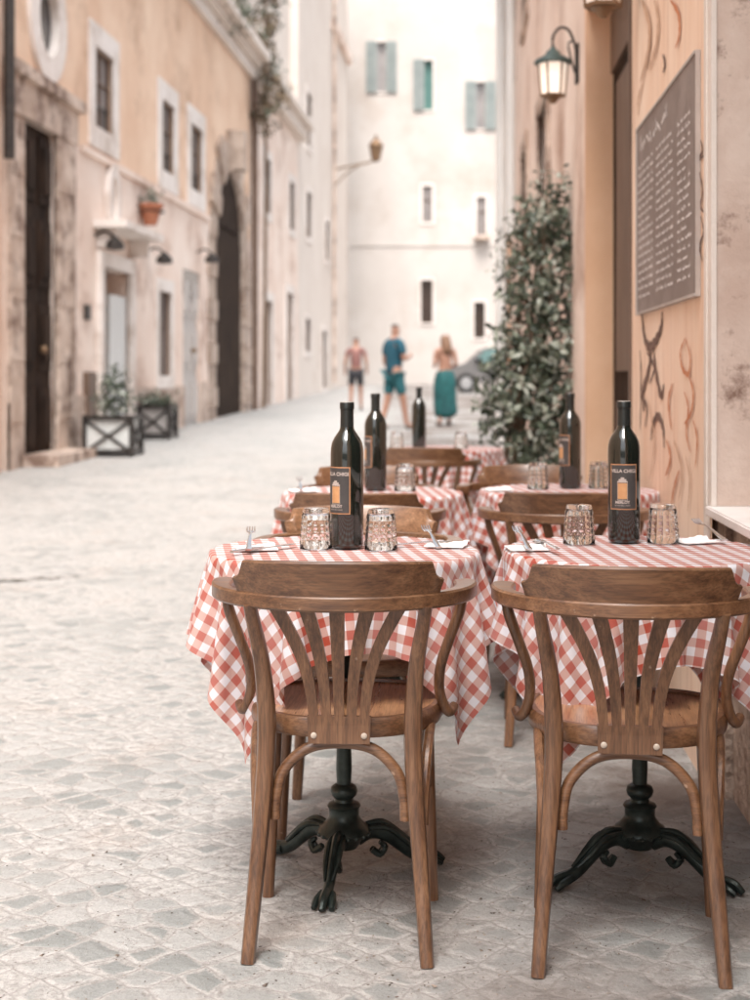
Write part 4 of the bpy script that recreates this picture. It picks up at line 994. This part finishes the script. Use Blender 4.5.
# ------------------------------------------------------------------ tablecloth by a small cloth solver
def cloth_sim(size, rot, off, seed, steps=330):
    rng = np.random.RandomState(seed); N = 66; h = size / (N - 1)
    g = (np.arange(N) - (N - 1) / 2) * h
    U_, V_ = np.meshgrid(g, g, indexing='ij'); c, s = math.cos(rot), math.sin(rot)
    P = np.stack([U_ * c - V_ * s + off[0], U_ * s + V_ * c + off[1], np.full_like(U_, TH + .006)], -1)
    P[..., 2] += rng.normal(0, .0015, U_.shape)
    rad = np.hypot(P[..., 0], P[..., 1])
    P[..., :2] += (np.sin(np.arctan2(P[..., 1], P[..., 0]) * 9 + seed) * .004 * (rad > TR))[..., None]
    Vv = np.zeros_like(P); dt = .012; Rc = TR + .006; zt_ = TH + .004
    def sl(di, dj):
        a = (slice(max(0, -di), N - max(0, di)), slice(max(0, -dj), N - max(0, dj)))
        b = (slice(max(0, di), N + min(0, di)), slice(max(0, dj), N + min(0, dj))); return a, b
    cons = [(1, 0, 1), (0, 1, 1), (1, 1, .35), (1, -1, .35), (2, 0, .10), (0, 2, .10), (4, 0, .035), (0, 4, .035)]
    idx = []
    for di, dj, k in cons:
        L_ = h * math.hypot(di, dj)
        if max(abs(di), abs(dj)) == 1:     # red/black ordering along the main direction for gauss-seidel convergence
            a, b = sl(di, dj)
            I = np.zeros((N, N), bool); I[::2, :] = True; J = np.zeros((N, N), bool); J[:, ::2] = True
            M1 = I[a] if di else J[a]
            idx.append((a, b, L_, k, M1)); idx.append((a, b, L_, k, ~M1))
        else:
            a, b = sl(di, dj); idx.append((a, b, L_, k * .5, None))
    rng2 = np.random.RandomState(seed + 5)
    for st in range(steps):
        Vv[..., 2] -= 9.8 * dt; Vv *= .985 if st < steps * .7 else .93
        Q = P + Vv * dt
        for it in range(14):
            for a, b, L_, k, msk in idx:
                d = Q[b] - Q[a]; ln = np.sqrt((d * d).sum(-1)) + 1e-9
                cc = (k * .5 * (ln - L_) / ln)
                if msk is not None: cc = cc * msk
                cc = cc[..., None] * d
                Q[a] += cc; Q[b] -= cc
            r = np.hypot(Q[..., 0], Q[..., 1]); ins = (r < Rc) & (Q[..., 2] < zt_)
            top = ins & ((Q[..., 2] > zt_ - .02) | (P[..., 2] >= zt_ - .001)) & (r < Rc - .001)
            Q[..., 2] = np.where(top, zt_, Q[..., 2])
            side = ins & ~top
            f = np.where(side, Rc / np.maximum(r, 1e-6), 1); Q[..., 0] *= f; Q[..., 1] *= f
        # friction on the top
        r = np.hypot(Q[..., 0], Q[..., 1]); ont = (r < TR) & (Q[..., 2] < zt_ + .001)
        Q[..., :2] = np.where(ont[..., None], P[..., :2] * .85 + Q[..., :2] * .15, Q[..., :2])
        Vv = (Q - P) / dt; sp = np.sqrt((Vv * Vv).sum(-1, keepdims=True)); Vv *= np.minimum(1, 2.5 / np.maximum(sp, 1e-6)); P = Q
    P[..., 2] = np.maximum(P[..., 2], .05)
    return P, U_, V_
def cloth_mesh(name, sim):
    P, U_, V_ = sim; N = P.shape[0]; bm = bmesh.new(); uvl = bm.loops.layers.uv.new('UVMap')
    # upsample x2 with smoothing through subdivision in bmesh-free way
    def up(A):
        A = np.asarray(A); n = A.shape[0]; B_ = np.zeros((2 * n - 1,) + A.shape[1:]); B_[::2] = A
        Ap = np.concatenate([2 * A[:1] - A[1:2], A, 2 * A[-1:] - A[-2:-1]], 0)
        B_[1::2] = (-Ap[:-3] + 9 * Ap[1:-2] + 9 * Ap[2:-1] - Ap[3:]) / 16; return B_
    P2 = np.swapaxes(up(np.swapaxes(up(P), 0, 1)), 0, 1); UV = np.stack([U_, V_], -1); UV2 = np.swapaxes(up(np.swapaxes(up(UV), 0, 1)), 0, 1)
    n = P2.shape[0]; vs = [[bm.verts.new(P2[i, j]) for j in range(n)] for i in range(n)]
    for i in range(n - 1):
        for j in range(n - 1):
            f = bm.faces.new((vs[i][j], vs[i + 1][j], vs[i + 1][j + 1], vs[i][j + 1]))
            for lp, (a, b) in zip(f.loops, ((i, j), (i + 1, j), (i + 1, j + 1), (i, j + 1))): lp[uvl].uv = UV2[a, b]
    me = bpy.data.meshes.new(name); bm.to_mesh(me); bm.free(); me.shade_smooth(); me.materials.append(M['gingham'])
    return me
simA = cloth_mesh('tablecloth_a', cloth_sim(.93, R(12), (-.012, .000), 1))
simB = cloth_mesh('tablecloth_b', cloth_sim(.95, R(8), (.012, -.010), 4))

# ------------------------------------------------------------------ bottle, tumbler, cutlery
def textmesh(s, size, bold=0.0):
    cu = bpy.data.curves.new('t', 'FONT'); cu.body = s; cu.size = size; cu.align_x = 'CENTER'; cu.offset = bold; cu.resolution_u = 3
    o = bpy.data.objects.new('t', cu); C.objects.link(o); bpy.context.view_layer.update()
    me = bpy.data.meshes.new_from_object(o.evaluated_get(bpy.context.evaluated_depsgraph_get()))
    bpy.data.objects.remove(o); return me
def wrap_label(bm, r, pts_faces): pass
def make_bottle(label):
    t = thing('wine_bottle', label, 'bottle', group='wine bottles on the tables')
    r = .0375
    bm = bmesh.new()
    lathe(bm, [(0, .006), (.02, .004), (.031, 0), (.0355, .003), (r, .009), (r, .212), (.0368, .225), (.0345, .237), (.0295, .248), (.0225, .258), (.0172, .266), (.0150, .274), (.0143, .30), (.0145, .318), (.0140, .326)], 48, capb=False)
    obj('bottle_glass', bm, M['bottle'], t, True)
    bm = bmesh.new(); lathe(bm, [(.0155, .268), (.0150, .30), (.0152, .313), (.0166, .314), (.0166, .327), (.0155, .3285)], 32, capb=False); fo = obj('foil_capsule', bm, M['foil'], t, True)
    bm = bmesh.new(); lathe(bm, [(.0, .3290), (.0150, .3288), (.0152, .330), (.0, .3302)], 24, capb=False, capt=False); obj('cork_top', bm, M['capw'], fo)
    # label: centred on -Y, wraps 110 degrees
    def onr(x, z, e): a = -math.pi / 2 + x / r; return Vector(((r + e) * math.cos(a), (r + e) * math.sin(a), z))
    def patch(bm, x0, x1, z0, z1, e, n=16):
        pv = None
        for i in range(n + 1):
            x = x0 + (x1 - x0) * i / n; a, b = bm.verts.new(onr(x, z0, e)), bm.verts.new(onr(x, z1, e))
            if pv: bm.faces.new((pv[0], a, b, pv[1]))
            pv = (a, b)
    bm = bmesh.new(); patch(bm, -.033, .033, .078, .184, .0005, 20); lb = obj('label_border', bm, M['lab_gold'], t, True, False)
    bm = bmesh.new(); patch(bm, -.0305, .0305, .0805, .1815, .0008, 20); obj('label_face', bm, M['lab_dark'], lb, True, False)
    bm = bmesh.new(); patch(bm, -.0125, .0085, .103, .140, .0011, 8); obj('label_picture', bm, M['lab_art'], lb, True, False)
    bm = bmesh.new()
    def wtext(s, size, zc, bold=0, xo=0):
        me = textmesh(s, size, bold); off = len(bm.verts); vs = [bm.verts.new(onr(v.co.x + xo, zc + v.co.y, .0013)) for v in me.vertices]
        for p in me.polygons:
            try: bm.faces.new([vs[i] for i in p.vertices])
            except ValueError: pass
        bpy.data.meshes.remove(me)
    wtext('VILLA CHIGI', .0108, .1645, .0003)
    wtext('MERLOT', .0088, .0925, .0003, -.002); wtext('ROSSO DEL LAZIO', .0042, .0865, 0, -.002)
    # little pavilion drawing
    patch(bm, -.0135, .0095, .1415, .1445, .0012, 6); patch(bm, -.0105, .0065, .1450, .1490, .0012, 6); patch(bm, -.006, .002, .1495, .1530, .0012, 4)
    patch(bm, -.0135, -.0128, .101, .141, .0012, 1); patch(bm, .0088, .0095, .101, .141, .0012, 1); patch(bm, -.0135, .0095, .1000, .1010, .0012, 6)
    obj('label_print', bm, M['lab_text'], lb, False, False)
    return t
def make_glass(label):
    bm = bmesh.new(); seg, rows_ = 112, 44; H = .090; cols = 14
    def ro(z): return .0385 - .0075 * (z / H)
    rings = []
    for j in range(rows_ + 1):
        z = H * j / rows_; base_ = ro(z); ring = []
        for i in range(seg):
            a = 2 * math.pi * i / seg; e = 0
            if .008 < z < .080:
                fz = ((z - .008) / .072 * 5) % 1; fa = (a / (2 * math.pi) * cols) % 1
                e = .0017 * min(1, 2.6 * min(fz, 1 - fz)) * min(1, 2.6 * min(fa, 1 - fa))
            r = base_ - .0014 + e
            if z > H - .004: r -= .0015
            ring.append(bm.verts.new((r * math.cos(a), r * math.sin(a), z)))
        rings.append(ring)
    for A_, B_ in zip(rings, rings[1:]):
        for i in range(seg): j = (i + 1) % seg; bm.faces.new((A_[i], A_[j], B_[j], B_[i]))
    bm.faces.new(rings[-1])
    inner = []
    for z in (0, .02, .04, .06, .078, .0805):
        rr = ro(z) - .0048 if z < .08 else ro(z) - .010
        inner.append([bm.verts.new((rr * math.cos(2 * math.pi * i / seg), rr * math.sin(2 * math.pi * i / seg), z)) for i in range(seg)])
    for A_, B_ in zip(inner, inner[1:]):
        for i in range(seg): j = (i + 1) % seg; bm.faces.new((A_[j], A_[i], B_[i], B_[j]))
    bm.faces.new(inner[-1][::-1])
    for i in range(seg): j = (i + 1) % seg; bm.faces.new((inner[0][i], inner[0][j], rings[0][j], rings[0][i]))
    o = obj('tumbler', bm, M['glass']); o.data.shade_smooth()
    tag(o, label, 'glass', 'upturned tumblers on the tables'); return o
def make_fork(label):
    bm = bmesh.new()
    tube(bm, [(0, -.10, .003), (0, -.06, .004), (0, .0, .008), (0, .03, .006), (0, .045, .004)], [.0075, .006, .0032, .0042, .010], 6, 8, (1, .28), (0, 0, 1))
    for k in range(4):
        x = (k - 1.5) * .0058; tube(bm, [(x * .9, .042, .004), (x, .06, .003), (x, .082, .007)], [.0022, .002, .0012], 4, 6, (1, .6))
    o = obj('fork', bm, M['steel'], None, True); return tag(o, label, 'fork', 'forks on the tables')
def make_knife(label):
    bm = bmesh.new(); tube(bm, [(0, -.11, .004), (0, -.05, .005), (0, -.01, .005)], [.006, .0065, .0045], 5, 8, (1, .55)); tube(bm, [(0, -.012, .004), (.001, .03, .004), (.001, .07, .004), (-.003, .095, .004)], [.0045, .009, .009, .002], 6, 8, (1, .12))
    o = obj('table_knife', bm, M['steel'], None, True); return tag(o, label, 'knife', 'knives on the tables')
def make_spoon(label):
    bm = bmesh.new(); tube(bm, [(0, -.08, .003), (0, -.04, .004), (0, .02, .007), (0, .04, .005)], [.006, .005, .003, .004], 6, 8, (1, .35)); tube(bm, [(0, .038, .005), (0, .05, .004), (0, .065, .003), (0, .082, .006)], [.004, .013, .015, .004], 6, 12, (1, .3))
    o = obj('spoon', bm, M['steel'], None, True); return tag(o, label, 'spoon', 'spoons on the tables')
def make_napkin(label):
    bm = bmesh.new(); n = 10; tops = []
    for i in range(n + 1):
        tops.append([bm.verts.new((-.045 + .09 * i / n, -.04 + .08 * j / n, .0035 + .003 * mnoise.noise(Vector((i * .5, j * .5, 1))) + (.006 * ((i / n) ** 3) if j > 6 else 0))) for j in range(n + 1)])
    for i in range(n):
        for j in range(n): bm.faces.new((tops[i][j], tops[i + 1][j], tops[i + 1][j + 1], tops[i][j + 1]))
    r = bmesh.ops.extrude_face_region(bm, geom=bm.faces[:]); bmesh.ops.translate(bm, vec=(0, 0, -.003), verts=[v for v in r['geom'] if isinstance(v, bmesh.types.BMVert)])
    o = obj('napkin', bm, M['napkin']); return tag(o, label, 'napkin', 'paper napkins on the tables')

# ------------------------------------------------------------------ lay out the terrace
TT = TH + .0075       # top of the cloth
tabs = [  # x, y, base rotation, cloth mesh, cloth rot, words
    (-.070, 3.27, R(20), simA, 0, 'front left table'),
    (.597, 3.27, R(-35), simB, 0, 'front right table'),
    (-.010, 4.90, R(10), simB, R(90), 'second left table'),
    (.665, 4.98, R(40), simA, R(180), 'second right table beside the wall'),
    (.385, 7.85, R(0), simA, R(90), 'farthest table near the climbing plant')]
t0 = None
for x, y, rz, me, cr, wds in tabs:
    if t0 is None: t0 = make_table('round table on cast iron claw feet, the %s' % wds); t = t0; t.location = (x, y, 0); t.rotation_euler = (0, 0, rz)
    else: t = dup(t0, (x, y, 0), rz, 'round table on cast iron claw feet, the %s' % wds)
    c = bpy.data.objects.new('tablecloth', me); C.objects.link(c); c.location = (x, y, 0); c.rotation_euler = (0, 0, cr + R(-4))
    tag(c, 'red and white gingham cloth draped over the %s' % wds, 'tablecloth', 'gingham tablecloths')
chairs = [
    (-.060, 3.005, R(-3), 'bentwood armchair in the left foreground, its fan back to the camera'),
    (.508, 2.925, R(-8), 'bentwood armchair in the right foreground, its fan back to the camera'),
    (-.045, 3.63, R(178), 'bentwood chair on the far side of the front left table, facing the camera'),
    (-.045, 4.60, R(-3), 'bentwood chair pushed in at the near side of the second left table'),
    (.60, 4.62, R(-6), 'bentwood chair pushed in at the near side of the second right table'),
    (-.02, 5.38, R(183), 'bentwood chair on the far side of the second left table, hidden behind the bottles'),
    (.57, 5.42, R(172), 'bentwood chair on the far side of the second right table, before the leafy climber'),
    (.275, 7.35, R(-8), 'bentwood chair at the near side of the farthest table')]
c0 = make_chair(chairs[0][3]); c0.location = (chairs[0][0], chairs[0][1], 0); c0.rotation_euler = (0, 0, chairs[0][2])
cc = [c0]
for x, y, rz, lb in chairs[1:]: cc.append(dup(c0, (x, y, 0), rz, lb))
cc[2]['label'] = 'paler beech bentwood chair on the far side of the front left table, facing the camera'
for ch in cc[2].children:
    if ch.name.split('.')[0] in ('crest_panel', 'arm_rail', 'splat', 'seat'):
        ch.data = ch.data.copy(); ch.data.materials.clear(); ch.data.materials.append(M['wood_light'])
bots = [(347, 3.29, R(-38), 'dark wine bottle standing on the front left table'), (624, 3.40, R(-12), 'dark wine bottle with orange label picture on the front right table'),
        (375.5, 4.95, R(-70), 'dark wine bottle on the second left table, label turned left'), (570, 5.05, R(-60), 'dark wine bottle on the second right table, before the climber'),
        (419, 7.8, R(-130), 'slim dark wine bottle alone on the farthest table')]
b0 = None
for px, y, rz, lb in bots:
    loc = ((px - CX) / F * y, y, TT)
    if b0 is None: b0 = make_bottle(lb); b0.location = loc; b0.rotation_euler = (0, 0, rz)
    else: dup(b0, loc, rz, lb)
gl = [(316, 3.27, 'upturned tumbler left of the bottle on the front left table'), (381, 3.25, 'upturned tumbler right of the bottle on the front left table'),
      (579, 3.36, 'upturned tumbler left of the bottle on the front right table'), (663, 3.38, 'upturned tumbler right of the bottle on the front right table'),
      (405, 4.92, 'upturned tumbler beside the bottle on the second left table'), (538, 5.0, 'upturned tumbler left of the bottle on the second right table'),
      (599, 5.04, 'upturned tumbler right of the bottle on the second right table'), (397, 7.8, 'upturned tumbler left of the bottle on the farthest table'), (461, 7.8, 'upturned tumbler right of the bottle on the farthest table'),
      (345, 4.97, 'upturned tumbler at the left of the second left table, half hidden by the front bottle')]
gg = None
for px, y, lb in gl:
    loc = ((px - CX) / F * y, y, TT)
    if gg is None: gg = make_glass(lb); gg.location = loc
    else: c = gg.copy(); C.objects.link(c); c.location = loc; c['label'] = lb; c.rotation_euler = (0, 0, px * .7)
def put(o, px, y, rz, dz=0): o.location = ((px - CX) / F * y, y, TT + dz + (.012 if 'fork' in o.name else 0)); o.rotation_euler = (R(9) if 'fork' in o.name else 0, 0, rz)
fk = make_fork('fork on a napkin at the left edge of the front left table'); put(fk, 250, 3.27, R(3), .009)
kn = make_knife('knife lying beside the left napkin of the front left table'); put(kn, 267, 3.24, R(-40), .002)
sp = make_spoon('spoon right of the bottle on the front left table'); put(sp, 418, 3.33, R(-70))
nk = make_napkin('white paper napkin under the fork at the left of the front left table'); put(nk, 256, 3.26, R(12))
def dupm(o, px, y, rz, lb, dz=0): c = o.copy(); C.objects.link(c); c['label'] = lb; put(c, px, y, rz, dz); return c
dupm(nk, 447, 3.32, R(-15), 'white paper napkin at the right of the front left table'); dupm(fk, 431, 3.36, R(8), 'fork beside the right napkin of the front left table', .003)
dupm(nk, 527, 3.26, R(5), 'white paper napkin at the left of the front right table'); dupm(fk, 522, 3.28, R(4), 'fork on the napkin at the left of the front right table', .009)
dupm(sp, 547, 3.24, R(10), 'spoon left of the glass on the front right table', .009)
dupm(nk, 694, 3.40, R(20), 'white paper napkin beyond the right glass on the front right table'); dupm(fk, 708, 3.46, R(10), 'fork at the right edge of the front right table', .009)
dupm(nk, 303, 4.90, R(10), 'white paper napkin at the left of the second left table'); dupm(fk, 300, 4.92, R(5), 'fork on the napkin of the second left table', .009)
dupm(nk, 498, 4.95, R(10), 'white paper napkin at the left of the second right table')

# ------------------------------------------------------------------ people
def skin(name, joints, edges, m, parent, sub=2, root=0, smooth=True):
    me = bpy.data.meshes.new(name + '_cage'); me.from_pydata([j[:3] for j in joints], edges, [])
    o = bpy.data.objects.new(name, me); C.objects.link(o)
    md = o.modifiers.new('s', 'SKIN'); md.use_smooth_shade = True
    for i, j in enumerate(joints):
        r = j[3] if len(j) > 3 else .05; v = me.skin_vertices[0].data[i]; v.radius = (r, j[4] if len(j) > 4 else r); v.use_root = (i == root)
    s2 = o.modifiers.new('d', 'SUBSURF'); s2.levels = sub; s2.render_levels = sub
    bpy.context.view_layer.update()
    me2 = bpy.data.meshes.new_from_object(o.evaluated_get(bpy.context.evaluated_depsgraph_get()))
    bpy.data.objects.remove(o); me2.name = name
    me2.materials.clear(); me2.materials.append(m); me2.shade_smooth()
    return link(name, me2, m, parent)
def person(label, px, d, zf, h, rz, kind):
    t = thing('person', label, 'person', ((px - CX) / F * d, d, gz(d)), rz); k = h / 1.78
    J = {}
    def j(n, x, y, z, r): J[n] = (x * k, y * k, z * k, r * k)
    j('pel', 0, 0, .96, .135); j('wst', 0, .0, 1.10, .115); j('chs', 0, .01, 1.30, .145); j('nck0', 0, .0, 1.46, .065); j('nck', 0, .015, 1.53, .052)
    j('hd0', 0, .03, 1.62, .078); j('hd1', 0, .035, 1.70, .082)
    stride = {'man': .17, 'woman': .06, 'youth': .08}[kind]
    for s, a in ((-1, 'l'), (1, 'r')):
        st = stride * s
        j('hip' + a, s * .09, 0, .90, .095); j('kn' + a, s * .11, st * .45 + .03, .50, .062); j('an' + a, s * .12, st, .09, .040); j('to' + a, s * .135, st + .13, .035, .035)
        j('sh' + a, s * .18, 0, 1.42, .058)
        if kind == 'man' and s > 0: el_, wr, hn = (.25, .03, 1.15), (.14, .22, 1.20), (.10, .28, 1.25)
        elif kind == 'man': el_, wr, hn = (-.25, -.02, 1.14), (-.24, .10, .92), (-.23, .14, .84)
        elif kind == 'woman': el_, wr, hn = (s * .22, -.03, 1.15), (s * .16, .16, 1.12), (s * .10, .2, 1.14)
        else: el_, wr, hn = (s * .25, -.04, 1.16), (s * .26, .02, .93), (s * .26, .05, .85)
        j('el' + a, *el_, .042); j('wr' + a, *wr, .028); j('ha' + a, *hn, .032)
    names = list(J); ix = {n: i for i, n in enumerate(names)}
    E = [('pel', 'wst'), ('wst', 'chs'), ('chs', 'nck0'), ('nck0', 'nck'), ('nck', 'hd0'), ('hd0', 'hd1')]
    for a in 'lr': E += [('pel', 'hip' + a), ('hip' + a, 'kn' + a), ('kn' + a, 'an' + a), ('an' + a, 'to' + a), ('nck0', 'sh' + a), ('sh' + a, 'el' + a), ('el' + a, 'wr' + a), ('wr' + a, 'ha' + a)]
    skin('body', [J[n] for n in names], [(ix[a], ix[b]) for a, b in E], M['skin'], t, 2)
    def sub(nm, js, es, m_, grow=.018, own=None):
        L_ = [(*J[n][:3], J[n][3] + grow * k) if isinstance(n, str) else n for n in js]
        skin(nm, L_, es, m_, t, 2)
    mid = lambda a, b, f, r: tuple(J[a][i] * (1 - f) + J[b][i] * f for i in range(3)) + (r * k,)
    if kind == 'man':
        sub('shirt', [(0, 0, .86 * k, .165 * k), 'wst', 'chs', mid('nck0', 'nck', .2, .07), 'shl', mid('shl', 'ell', .75, .07), 'shr', mid('shr', 'elr', .75, .07)], [(0, 1), (1, 2), (2, 3), (3, 4), (4, 5), (3, 6), (6, 7)], M['tee'], .022)
        sub('shorts', [mid('pel', 'wst', .4, .15), 'hipl', mid('hipl', 'knl', .9, .085), 'hipr', mid('hipr', 'knr', .9, .085)], [(0, 1), (1, 2), (0, 3), (3, 4)], M['shorts'], .016)
        sub('hair', [(0, .02 * k, 1.68 * k, .085 * k), (0, .02 * k, 1.74 * k, .075 * k)], [(0, 1)], M['haird'])
    elif kind == 'woman':
        sub('top', ['wst', 'chs'], [(0, 1)], M['topb'], .008)
        sub('skirt', [(0, 0, 1.10 * k, .15 * k), (0, 0, .92 * k, .23 * k), (0, .02, .6 * k, .235 * k), (0.02, .02, .3 * k, .24 * k), (0.05, .02, .14 * k, .25 * k)], [(0, 1), (1, 2), (2, 3), (3, 4)], M['skirt'])
        sub('hair', [(0, .01 * k, 1.73 * k, .09 * k), (0, -.02 * k, 1.62 * k, .11 * k), (0, -.07 * k, 1.48 * k, .11 * k), (0, -.09 * k, 1.32 * k, .09 * k)], [(0, 1), (1, 2), (2, 3)], M['hairb'])
    else:
        sub('shirt', ['pel', 'wst', 'chs', mid('nck0', 'nck', .2, .06), 'shl', mid('shl', 'ell', .6, .06), 'shr', mid('shr', 'elr', .6, .06)], [(0, 1), (1, 2), (2, 3), (3, 4), (4, 5), (3, 6), (6, 7)], M['pinktee'], .012)
        sub('shorts', ['pel', 'hipl', mid('hipl', 'knl', .85, .08), 'hipr', mid('hipr', 'knr', .85, .08)], [(0, 1), (1, 2), (0, 3), (3, 4)], M['blackc'], .012)
        sub('hair', [(0, .02 * k, 1.67 * k, .085 * k), (0, .02 * k, 1.73 * k, .075 * k)], [(0, 1)], M['haird'])
    for a in 'lr':
        x, y, z, r = J['an' + a]; tx, ty, tz, tr_ = J['to' + a]
        skin('shoe', [(x, y - .03, .045, .045), (tx, ty + .02, .04, .042)], [(0, 1)], M['shoe'], t, 1)
    return t
person('person in a blue t-shirt and teal shorts striding away down the street', 394, 24.5, 0, 1.82, R(-55), 'man')
person('person with long light brown hair and a long teal patterned skirt walking away', 445, 25.5, 0, 1.66, R(22), 'woman')
person('person in a mauve t-shirt and black shorts, farthest down the street', 356, 32, 0, 1.66, R(0), 'youth')

# ------------------------------------------------------------------ parked car
cy_ = 45.0; car = thing('parked_car', 'small grey car parked across the far end of the street', 'car', ((441 - CX) / F * cy_, cy_, gz(cy_)))
prof = [(0, .35), (.02, .62), (.10, .74), (.75, .92), (1.25, 1.36), (1.6, 1.46), (2.6, 1.47), (3.3, 1.30), (3.65, .98), (3.82, .9), (3.88, .45), (3.8, .28), (.1, .28)]
bm = bmesh.new(); sides = []
for yy in (0, .12, 1.5, 1.62):
    ins = .06 if yy in (0, 1.62) else 0
    sides.append([bm.verts.new((x, yy + (0.22 * max(0, (z - .9) / .57)) * (1 if yy < .8 else -1), z)) for x, z in prof])
for A_, B_ in zip(sides, sides[1:]):
    for i in range(len(prof)): j = (i + 1) % len(prof); bm.faces.new((A_[i], A_[j], B_[j], B_[i]))
bm.faces.new(sides[0][::-1]); bm.faces.new(sides[-1]); bmesh.ops.bevel(bm, geom=[e for e in bm.edges if e.calc_length() < 1.3 and len(e.link_faces) == 2 and e.calc_face_angle(0) > .5], offset=.035, segments=2, affect='EDGES'); obj('body', bm, M['carpaint'], car, True)
def carwin(pts):
    bm = bmesh.new()
    vs = [bm.verts.new((x, .22 * max(0, (z - .9) / .57) - .012, z)) for x, z in pts]; vb = [bm.verts.new((v.co.x, v.co.y + .03, v.co.z)) for v in vs]
    bm.faces.new(vs); bm.faces.new(vb[::-1]); n = len(vs)
    for i in range(n): j = (i + 1) % n; bm.faces.new((vs[i], vs[j], vb[j], vb[i]))
    obj('window', bm, M['carglass'], car)
carwin([(1.02, .96), (1.36, 1.34), (1.95, 1.40), (1.95, .96)]); carwin([(2.02, .96), (2.02, 1.40), (2.7, 1.39), (2.9, .98)]); carwin([(2.98, 1.0), (2.8, 1.38), (3.2, 1.26), (3.4, 1.02)])
for wx in (.78, 3.12):
    bm = bmesh.new(); bmesh.ops.create_cone(bm, cap_ends=True, segments=28, radius1=.31, radius2=.31, depth=.2, matrix=Matrix.Translation((wx, .07, .31)) @ Matrix.Rotation(R(90), 4, 'X'))
    bmesh.ops.bevel(bm, geom=[e for e in bm.edges if e.calc_face_angle(0) > 1], offset=.03, segments=2, affect='EDGES'); wl = obj('wheel', bm, M['tyre'], car, True)
    bm = bmesh.new(); bmesh.ops.create_cone(bm, cap_ends=True, segments=20, radius1=.19, radius2=.17, depth=.03, matrix=Matrix.Translation((wx, -.04, .31)) @ Matrix.Rotation(R(90), 4, 'X')); obj('rim', bm, M['rim'], wl)
bm = bmesh.new(); box(bm, -.01, .25, -.015, .2, .62, .75, .02); obj('headlight', bm, M['whitelamp'], car)
bm = bmesh.new(); box(bm, 3.72, 3.86, -.005, .15, .85, 1.02, .02); obj('tail_light', bm, M['redlamp'], car)
bm = bmesh.new(); box(bm, 1.05, 1.22, -.16, -.02, .96, 1.08, .02); obj('wing_mirror', bm, M['blackc'], car)

# ------------------------------------------------------------------ litter and grit on the cobbles
bm = bmesh.new(); rnd = random.Random(12)
for k in range(1900):
    y = 2.35 + abs(rnd.gauss(0, 1.6)); x = rnd.uniform(-.30, .30) * y + rnd.uniform(-.1, .1)
    if rnd.random() < .45: x = rnd.gauss(.35, .3); y = rnd.uniform(2.5, 4.2)
    s = rnd.uniform(.0008, .0026) * (1.8 if rnd.random() < .05 else 1)
    Mx = Matrix.Translation((x, y, s * .5)) @ Matrix.Rotation(rnd.uniform(0, 3), 4, 'Z') @ Matrix.Diagonal((rnd.uniform(.8, 2.4), 1, .6, 1))
    v = [bm.verts.new(Mx @ Vector(q)) for q in ((s, 0, 0), (-s * .7, s, 0), (-s * .7, -s, 0), (0, 0, s))]
    for f in ((0, 1, 3), (1, 2, 3), (2, 0, 3)): bm.faces.new([v[i] for i in f])
o = obj('grit', bm, mat('grit_bits', (.07, .05, .04), (.30, .24, .20), .9, 30, contrast=(.45, .6)))
o['kind'] = 'stuff'; o['label'] = 'scattered grit and crumbs on the cobbles'; o['category'] = 'grit'
